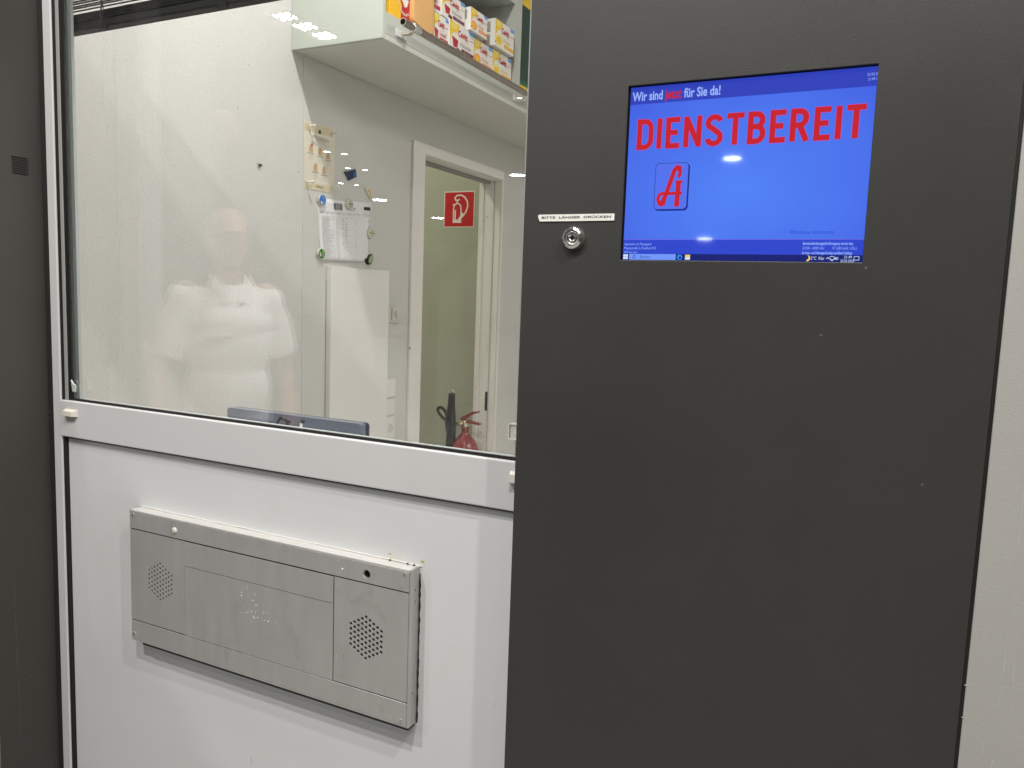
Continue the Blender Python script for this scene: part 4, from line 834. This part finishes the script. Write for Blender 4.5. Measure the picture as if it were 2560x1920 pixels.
# door frame
t = empty('door_frame', (WX, (dY0+dY1)/2, FLOOR)); tag(t, 'off-white door frame around the opening to the back room', 'door frame')
f = FX(WX+.0006); o0 = dY0-.096; o1 = dY1+.018
m = MB(); m.rect(f, o0, FLOOR, dY0, dZ+.046, 0, .013, 'door_trim'); m.rect(f, dY0+.0003, dZ, dY1, dZ+.046, 0, .012, 'door_trim'); m.rect(f, dY1+.0003, FLOOR, o1, dZ+.046, 0, .006, 'door_trim'); m.build('casing', t, bevel=.0012)
m = MB(); m.box((WX-.128, dY1-.0045, FLOOR), (WX-.0003, dY1-.0003, dZ-.005), 'door_trim'); m.box((WX-.128, dY1-.013, FLOOR), (WX-.103, dY1-.0048, dZ-.005), 'door_trim'); m.box((WX-.040, dY1-.0075, FLOOR), (WX-.034, dY1-.0048, dZ-.005), 'sash_grey'); m.build('jamb', t)
m = MB(); m.box((WX-.128, dY0+.0003, dZ-.0045), (WX-.0003, dY1-.0003, dZ-.0003), 'door_trim'); m.box((WX-.09, dY0+.0005, dZ-.02), (WX-.06, dY1-.014, dZ-.0048), 'bead_grey'); m.build('head_lining', t)
m = MB(); m.box((WX-.128, dY0+.0003, FLOOR), (WX-.0003, dY0+.004, dZ-.005), 'door_trim'); m.build('near_jamb', t)
zc0 = -0.5247; zc1 = -0.6308; xl = -2.0458
m = MB(); m.box((xl-.011, dY1-.0062, zc1), (xl+.009, dY1-.0046, zc0), 'latch'); m.box((xl-.006, dY1-.0066, (zc0+zc1)/2-.012), (xl+.004, dY1-.0063, (zc0+zc1)/2+.008), 'black'); m.build('latch_plate', t)
c0 = (2.9832,-0.2390); m = MB(); m.prism(FX(WX+.0137), [(c0[0]-.006,c0[1]-.004),(c0[0]+.006,c0[1]-.008),(c0[0]+.004,c0[1]+.008)], 0, .0006, 'black'); m.build('chip', t)
# fire sign
fg = FY(gy-.0005); q = [(-2.3981,0.3930), (-2.1963,0.3914), (-2.2008,0.5955), (-2.4015,0.5966)]
u0, u1 = (q[0][0]+q[3][0])/2, (q[1][0]+q[2][0])/2; v0, v1 = (q[0][1]+q[1][1])/2, (q[2][1]+q[3][1])/2; w, h = u1-u0, v1-v0; P = lambda a, b: (u0+a*w, v0+b*h)
t = empty('fire_extinguisher_sign', (u0, gy, v0)); tag(t, 'red square sign with a white fire extinguisher symbol in the back room', 'sign')
m = MB(); m.rect(fg, u0, v0, u1, v1, 0, .002, 'sign_white'); m.rect(fg, *P(.03,.03), *P(.97,.97), .002, .0026, 'sign_red'); m.build('plate', t)
m = MB(); n = .003
m.ribbon(fg, [P(.32,.16),P(.32,.50),P(.34,.60),P(.40,.66),P(.48,.66),P(.55,.60),P(.565,.50),P(.565,.16)], .035*w, 0, n, 'sign_white')
m.prism(fg, [P(.31,.13),P(.58,.13),P(.58,.22),P(.31,.22)], 0, n+.0001, 'sign_white'); m.prism(fg, [P(.355,.22),P(.40,.22),P(.40,.50),P(.355,.46)], 0, n+.0002, 'sign_white')
m.ribbon(fg, [P(.44,.66),P(.44,.74),P(.38,.76),P(.36,.82),P(.42,.88),P(.56,.89),P(.68,.83),P(.76,.72),P(.78,.58),P(.72,.42),P(.62,.30),P(.50,.22)], .042*w, 0, n+.0003, 'sign_white')
m.ribbon(fg, [P(.62,.40),P(.56,.28),P(.50,.21)], .075*w, 0, n+.0004, 'sign_white'); m.ribbon(fg, [P(.40,.74),P(.52,.77)], .04*w, 0, n+.0005, 'sign_white'); m.ribbon(fg, [P(.30,.64),P(.36,.60)], .05*w, 0, n+.0006, 'sign_white')
m.build('symbol', t)
# fire extinguisher
EYy = 3.74; fx_ = FY(EYy); tc_ = (-2.1118,-0.8119); rt = .080; ex = tc_[0]
t = empty('fire_extinguisher', (ex, EYy, FLOOR)); tag(t, 'red fire extinguisher with black hose and horn in the back room', 'fire extinguisher')
zn = -0.7272; zs_ = -0.8305
def up(x, y): return F((x, y, 0), (1,0,0), (0,1,0))
m = MB(); m.lathe(up(ex, EYy), 0, 0, [(rt*.9,FLOOR+.002),(rt,FLOOR+.02),(rt,zs_-.022),(rt*.985,zs_-.008),(rt*.90,zs_+.014),(rt*.68,zs_+.044),(rt*.42,zs_+.066),(rt*.27,zs_+.082),(rt*.25,zn-.004),(rt*.30,zn),(rt*.30,zn+.012),(.0001,zn+.013)], 'red_paint', 36); m.build('tank', t)
m = MB(); m.tube([(ex-.002, EYy, zn+.012), (ex-.001, EYy, zn+.048)], [.012, .016], 'brass', seg=14); m.tube([(ex-.002, EYy, zn+.030), (ex-.045, EYy-.004, zn+.024), (ex-.085, EYy-.008, zn+.030)], [.011, .010, .0085], 'brass', seg=12); m.build('valve', t)
m = MB(); m.disc(F((ex+.016, EYy-.018, zn+.026), (1,0,0), (0,0,1)), 0, 0, .013, 0, .006, 'brass', seg=18); m.disc(F((ex+.016, EYy-.018, zn+.026), (1,0,0), (0,0,1)), 0, 0, .0105, .0061, .0066, 'sign_white', seg=18); m.build('pressure_gauge', t)
m = MB(); lp = [(math.radians(-150+k*10)) for k in range(13)]
m.add([(ex+(rt+.0008)*math.cos(a), EYy+(rt+.0008)*math.sin(a), z_) for z_ in (zs_-.30, zs_-.045) for a in lp], [(i, i+1, i+14, i+13) for i in range(12)], 'sign_white'); m.build('label', t)
h0, h1, h2, h3 = (-2.1419,-0.6733), (-2.0296,-0.6244), (-2.1136,-0.6794), (-2.0174,-0.6897)
fh_ = F((0, EYy+.013, 0), (1,0,0), (0,0,1))
m = MB(); m.prism(fh_, [h0,(h0[0]+.02,h0[1]-.008),(h1[0]-.03,h1[1]-.014),(h1[0]+.002,h1[1]-.003),(h1[0],h1[1]+.004),(h1[0]-.035,h1[1]-.002),(h0[0]+.005,h0[1]+.010)], 0, .026, 'red_paint'); m.build('lever', t, bevel=.002)
m = MB(); m.prism(fh_, [h2,(h2[0]+.01,h2[1]-.012),(h3[0],h3[1]-.006),(h3[0]+.003,h3[1]+.003),(h2[0]+.02,h2[1]+.006)], 0, .026, 'red_paint'); m.build('carry_handle', t, bevel=.002)
hp = [(-2.1976,-0.6874), (-2.2316,-0.6729), (-2.2610,-0.6465), (-2.2669,-0.6223), (-2.2463,-0.6159), (-2.2225,-0.6316), (-2.2058,-0.6703), (-2.2073,-0.7086)]
cr = []
for i in range(len(hp)-1):
    p0_, p1_, p2_, p3_ = hp[max(i-1,0)], hp[i], hp[i+1], hp[min(i+2,len(hp)-1)]
    for k in range(5):
        s_ = k/5; cr.append(tuple(.5*((2*p1_[j])+(-p0_[j]+p2_[j])*s_+(2*p0_[j]-5*p1_[j]+4*p2_[j]-p3_[j])*s_*s_+(-p0_[j]+3*p1_[j]-3*p2_[j]+p3_[j])*s_**3) for j in (0,1)))
m = MB(); m.tube([(ex-.085, EYy-.01, zn+.03)]+[(a, 3.70, b) for a, b in cr[::1]], .0085, 'black_plastic', seg=12); m.build('hose', t)
hr = [((-2.1835,-0.5317), .018), ((-2.1830,-0.5473), .019), ((-2.1841,-0.5921), .020), ((-2.1853,-0.6370), .025), ((-2.1889,-0.6868), .031), ((-2.1854,-0.7180), .030), ((-2.1815,-0.7604), .026), ((-2.1841,-0.8398), .028), ((-2.1872,-0.9083), .029), ((-2.1837,-1.0219), .030)]
m = MB(); m.tube([(p[0], 3.705, p[1]) for p, _ in hr], [r for _, r in hr], 'black_plastic', seg=18); m.build('horn', t)
c0 = (-2.1808,-0.5337); m = MB(); m.tube([(c0[0]-.008, 3.705, c0[1]-.012), (c0[0]-.006, 3.705, c0[1]+.014), (c0[0]+.001, 3.705, c0[1]+.023), (c0[0]+.008, 3.705, c0[1]+.014), (c0[0]+.008, 3.705, c0[1]-.012)], .0045, 'steel_bright', seg=10); m.build('hook', t)
# monitor, cable, pen on the desk just inside the window
my = 1.36; a, b = (-1.4197,-0.2848), (-1.0241,-0.2772); mz = (a[1]+b[1])/2
t = empty('computer_monitor', ((a[0]+b[0])/2, my+.02, mz-.33)); tag(t, 'back of a dark blue grey computer monitor just above the window rail', 'monitor')
fm = FY(my); m = MB(); m.prism(fm, rr(a[0], mz-.27, b[0]-.003, mz, .008), -.018, 0, 'monitor_back'); m.build('back_shell', t, bevel=.002)
m = MB(); m.prism(fm, rr(a[0]-.001, mz-.271, b[0]-.002, mz-.001, .008), -.03, -.0185, 'monitor_edge'); m.build('screen_edge', t, bevel=.002)
m = MB(); m.box(((a[0]+b[0])/2-.03, my-.01, mz-.34), ((a[0]+b[0])/2+.03, my-.0005, mz-.12), 'monitor_edge'); m.box(((a[0]+b[0])/2-.12, my-.08, mz-.352), ((a[0]+b[0])/2+.12, my+.10, mz-.341), 'monitor_edge'); m.build('stand', t)
m = MB(); m.box((-1.9, 1.13, -.665), (-.3, 1.75, -.64), 'white_laminate'); o = m.build('desk_top', bevel=.002); tag(o, 'white desk top inside the window, mostly below the frame rail', 'desk')
for x in (-1.85, -.35):
    pass
m = MB(); 
for x in (-1.86, -.36):
    for y in (1.16, 1.71): m = MB(); m.box((x, y, FLOOR), (x+.03, y+.03, -.6652), 'steel'); m.build('leg', o)

a = (-1.1575,-0.2799); zz = a[1]+.008
m = MB(); m.tube([(a[0]-.014, 1.26, zz-.03), (a[0]-.012, 1.26, zz-.006), (a[0]-.004, 1.26, zz+.003), (a[0]+.006, 1.262, zz+.001), (a[0]+.012, 1.264, zz-.008), (a[0]+.012, 1.262, -.62)], .0030, 'black_plastic', seg=10); m.ball((a[0]+.016, 1.262, zz-.003), .0045, 'monitor_edge', 10, 8)
o = m.build('cable'); tag(o, 'dark looped cable in front of the monitor back', 'cable')
a = (-1.0999,-0.2689); m = MB(); m.tube([(a[0]-.06, 1.255, -.639), (a[0]-.004, 1.26, a[1]-.003)], .0028, 'cream_plastic', seg=10); m.tube([(a[0]-.004, 1.26, a[1]-.003), (a[0]+.001, 1.2605, a[1]+.001)], .0042, 'monitor_edge', seg=10)
o = m.build('pen'); tag(o, 'cream pen with a dark tip leaning in front of the monitor back', 'pen')
# ------------------------------------------------------------------ lamps
def downlight(x, y, z, r, em, label, grp, name='ceiling_downlight', q=24):
    t = empty(name, (x, y, z)); tag(t, label, 'lamp', grp); dn = F((x, y, z), (1,0,0), (0,-1,0))
    a = MB(); a.lathe(dn, 0, 0, [(r*1.35,0),(r*1.35,.004),(r*1.05,.006),(r,.002)], 'frame_edge', q); a.build('trim_ring', t)
    a = MB(); a.disc(dn, 0, 0, r, .0025, .0025, em, seg=14); a.build('diffuser', t); return t
downlight(-1.52, -.72, TOP, .045, 'lamp_out', 'round ceiling downlight above the steel hatch, out of view over the window', 'outdoor ceiling downlights')
downlight(-.25, -.32, TOP, .045, 'lamp_out', 'round ceiling downlight over the dark panel, out of view', 'outdoor ceiling downlights')
downlight(1.02, .08, TOP, .045, 'lamp_out', 'round ceiling downlight over the pale panel, out of view', 'outdoor ceiling downlights')
downlight(2.29, .48, TOP, .045, 'lamp_out', 'round ceiling downlight far right over the pale panel, out of view', 'outdoor ceiling downlights')
for x, y in ((-.7, -1.6), (.6, -1.6), (1.9, -1.6), (.9, -3.6)): downlight(x, y, TOP, .045, 'fill_row', 'round unseen fill downlight added in the passage ceiling behind the camera', 'added fill downlights behind the camera')  # unseen lamps added to even out the light on the facade
for (x, y), r, e_ in (((-2.44,-10.26),.13,'lamp_far'), ((-6.34,-10.83),.13,'lamp_far'), ((-11.21,-13.41),.17,'lamp_far'), ((-11.98,-17.25),.17,'lamp_far'), ((-6.03,-24.52),.25,'lamp_far')):
    downlight(x, y, TOP, r, e_, 'round downlight in the passage ceiling, seen only as a reflection', 'passage ceiling downlights')
for (x, y), e_ in (((-8.98,-9.38),'lamp_far'), ((-8.80,-9.63),'lamp_far_warm'), ((-10.35,-10.90),'lamp_far'), ((-10.19,-11.19),'lamp_far_warm'), ((-8.31,-8.00),'lamp_far'), ((-8.15,-8.23),'lamp_far_warm')):
    downlight(x, y, TOP, .045, e_, 'small twin downlight in the passage ceiling, seen only as a reflection', 'small passage spotlights')
t = empty('led_spot_bar', (-4.62, -3.26, TOP)); tag(t, 'ceiling bar of small bright LED spots reflected at the window top', 'lamp')
m = MB(); m.box((-4.73, -3.62, TOP-.012), (-4.51, -2.90, TOP-.0005), 'frame_paint'); m.build('housing', t)
for y in (-3.02, -3.26, -3.50):
    m = MB(); dn = F((-4.62, y, TOP-.0125), (1,0,0), (0,-1,0))
    for i in (-1, 0, 1):
        for j in (-.5, .5): m.disc(dn, i*.062, j*.085, .0115, .002, .002, 'lamp_led', seg=8)
    m.build('led_module', t)
downlight(-1.22, 1.69, 1.999, .040, 'lamp_in', 'interior ceiling downlight near the side wall', 'interior ceiling downlights')
t = empty('fill_light_panel', (1.25, 2.8, 1.995)); tag(t, 'large flat fill light panel added in the pharmacy ceiling, unseen', 'lamp')  # unseen glowing panel, added as fill light for the room
m = MB(); m.box((.67, 1.57, 1.980), (1.83, 4.03, 1.9995), 'frame_edge'); m.build('frame', t); m = MB(); m.box((.7, 1.6, 1.976), (1.8, 4.0, 1.9795), 'fill_in'); m.build('diffuser', t)  # frame and diffuser of the added fill light panel
downlight(-3.1, 2.9, 1.999, .10, 'lamp_back', 'ceiling downlight in the back room', 'interior ceiling downlights')
# pale pillar across the passage, seen in the glass
m = MB(); m.box((-4.54, -1.6, FLOOR), (-4.36, -1.43, TOP), 'pillar_grey'); o = m.build('passage_pillar', bevel=.006); tag(o, 'pale square pillar across the passage, seen faintly in the glass', 'pillar')
# ------------------------------------------------------------------ person beside the photographer, seen in the glass
PX, PYY, ANG = -2.20, -.08, math.radians(-64)
pr = empty('person', (PX, PYY, FLOOR)); pr.rotation_euler = (0, 0, ANG); pr.scale = (.87, .93, 1); tag(pr, 'person in a white polo shirt and glasses reflected in the window glass', 'person')
def solid(parts, name, mt, vox, parent, smooth=6):
    m = MB()
    for p in parts:
        if p[0] == 'b': m.ball(p[1], p[2], mt, 20, 14)
        else: m.tube(p[1], p[2], mt, seg=20)
    me = bpy.data.meshes.new(name); me.from_pydata(m.v, [], m.f); me.materials.append(MATS[mt]); o = bpy.data.objects.new(name, me); C.objects.link(o)
    r = o.modifiers.new('r', 'REMESH'); r.mode = 'VOXEL'; r.voxel_size = vox; s_ = o.modifiers.new('s', 'SMOOTH'); s_.factor = .5; s_.iterations = smooth
    bpy.context.view_layer.update(); me2 = bpy.data.meshes.new_from_object(o.evaluated_get(bpy.context.evaluated_depsgraph_get())); o.modifiers.clear(); o.data = me2; bpy.data.meshes.remove(me); me2.name = name
    for p in me2.polygons: p.use_smooth = True
    o.parent = parent; return o
def limb(pts, rs):
    out = [('t', pts, rs)]
    for p, r in zip(pts, rs): out.append(('b', p, r*1.0))
    return out
body = []
body += [('b', (0,.0,.95), (.165,.115,.13)), ('b', (0,.01,1.10), (.150,.115,.16)), ('b', (0,.01,1.27), (.165,.115,.16)), ('b', (0,-.005,1.36), (.17,.085,.08))]
body += limb([(0,-.005,1.38),(0,.012,1.49)], [.062,.056])
body += [('b', (0,.020,1.595), (.076,.095,.108)), ('b', (0,.045,1.545), (.060,.070,.068)), ('b', (0,.010,1.625), (.078,.090,.082)), ('b', (0,.122,1.572), (.013,.017,.022)), ('b', (0,.112,1.595), (.010,.012,.030)), ('b', (0,.105,1.622), (.045,.016,.010))]
body += [('b', (0,.108,1.540), (.024,.010,.006)), ('b', (0,.106,1.528), (.021,.010,.006)), ('b', (0,.098,1.505), (.022,.020,.017)), ('b', (.032,.098,1.598), (.014,.012,.011)), ('b', (-.032,.098,1.598), (.014,.012,.011))]
for s_ in (-1, 1):
    body += [('b', (s_*.079,.010,1.585), (.010,.020,.032))]
    el = (s_*.265, -.05, 1.10); wr = (s_*.270, .045, .875)
    body += limb([(s_*.165,-.005,1.385), (s_*.222,-.032,1.25), el], [.062,.052,.042]) + limb([el, (s_*.272,-.015,1.00), wr], [.042,.042,.028])
    hc = Vector((s_*.268, .070, .812)); body += [('b', (wr[0], wr[1]+.008, wr[2]-.02), (.020,.030,.034)), ('b', hc, (.017,.040,.048))]
    for k, (dy, ln) in enumerate(((.032,.070),(.012,.080),(-.010,.074),(-.030,.060))):
        b0_ = hc+Vector((0, dy, -.035)); body += limb([b0_, b0_+Vector((-s_*.004, .004, -ln*.5)), b0_+Vector((-s_*.018, .010, -ln*.95))], [.0095,.0088,.0075])
    tb0 = hc+Vector((-s_*.006,.032,.022)); body += limb([tb0, tb0+Vector((-s_*.012,.026,-.022)), tb0+Vector((-s_*.016,.034,-.050))], [.012,.010,.0085])
    body += limb([(s_*.09,.0,.92), (s_*.105,.015,.50), (s_*.11,-.02,.10)], [.092,.060,.042]) + limb([(s_*.11,-.03,.05),(s_*.115,.06,.045),(s_*.12,.15,.035)], [.04,.042,.035])
solid(body, 'body', 'skin', .0065, pr, 3)
sh = [('b', (0,.0,.93), (.185,.135,.12)), ('b', (0,.01,1.05), (.175,.135,.17)), ('b', (0,.012,1.22), (.183,.135,.17)), ('b', (0,.012,1.29), (.18,.137,.10)), ('b', (0,.0,1.345), (.19,.108,.09)), ('t', [(0,-.005,1.39),(0,.008,1.445)], [.078,.072])]
for s_ in (-1, 1): sh += [('b', (s_*.165,-.005,1.375), (.075,.070,.068)), ('t', [(s_*.15,-.002,1.385), (s_*.208,-.025,1.29), (s_*.240,-.040,1.180)], [.070,.073,.076])]
so = solid(sh, 'polo_shirt', 'shirt', .008, pr, 8)
m = MB()
for s_ in (-1, 1): m.add([(s_*.005,.118,1.375),(s_*.035,.112,1.365),(s_*.085,.070,1.425),(s_*.072,.020,1.470),(s_*.058,.055,1.455)], [(0,1,2,4),(4,2,3)] if s_ > 0 else [(0,4,2,1),(4,3,2)], 'shirt')
o = m.build('collar'); o.parent = pr; sd = o.modifiers.new('t', 'SOLIDIFY'); sd.thickness = .008
m = MB(); m.box((-.115,.128,1.245), (-.03,.150,1.257), 'frame_paint'); o = m.build('pocket_trim'); o.parent = pr
tp = [('b', (0,0,.90), (.172,.122,.10))]
for s_ in (-1, 1): tp += [('t', [(s_*.088,.0,.93), (s_*.105,.015,.50), (s_*.11,-.015,.08)], [.105,.080,.072]), ('b', (s_*.09,0,.86), (.10,.11,.12))]
solid(tp, 'trousers', 'trousers', .009, pr, 6)
for s_ in (-1, 1): solid([('b', (s_*.112,-.02,.045), (.048,.07,.050)), ('b', (s_*.118,.09,.035), (.050,.11,.040)), ('b', (s_*.115,.03,.012), (.048,.14,.014))], 'shoe', 'shoe', .007, pr, 3)
solid([('b', (0,-.018,1.625), (.083,.092,.082)), ('b', (0,-.050,1.99), (.072,.062,.070))], 'hair', 'hair', .006, pr, 3)
m = MB()
for s_ in (-1, 1): m.tube([(s_*.034+.021*math.cos(a), .121, 1.598+.016*math.sin(a)) for a in [2*PI*k/16 for k in range(17)]], .0016, 'black', seg=6); m.tube([(s_*.056,.118,1.602),(s_*.078,.06,1.602),(s_*.082,.01,1.598)], .0016, 'black', seg=6)
m.tube([(-.013,.123,1.600),(0,.127,1.603),(.013,.123,1.600)], .0015, 'black', seg=6); o = m.build('glasses'); o.parent = pr
# ------------------------------------------------------------------ lift everything so the pavement is at zero
cam.matrix_world = Matrix.Translation((0, 0, EYE)) @ cam.matrix_world
for o in list(C.objects):
    if o.parent is None and o is not cam: o.location.z += EYE
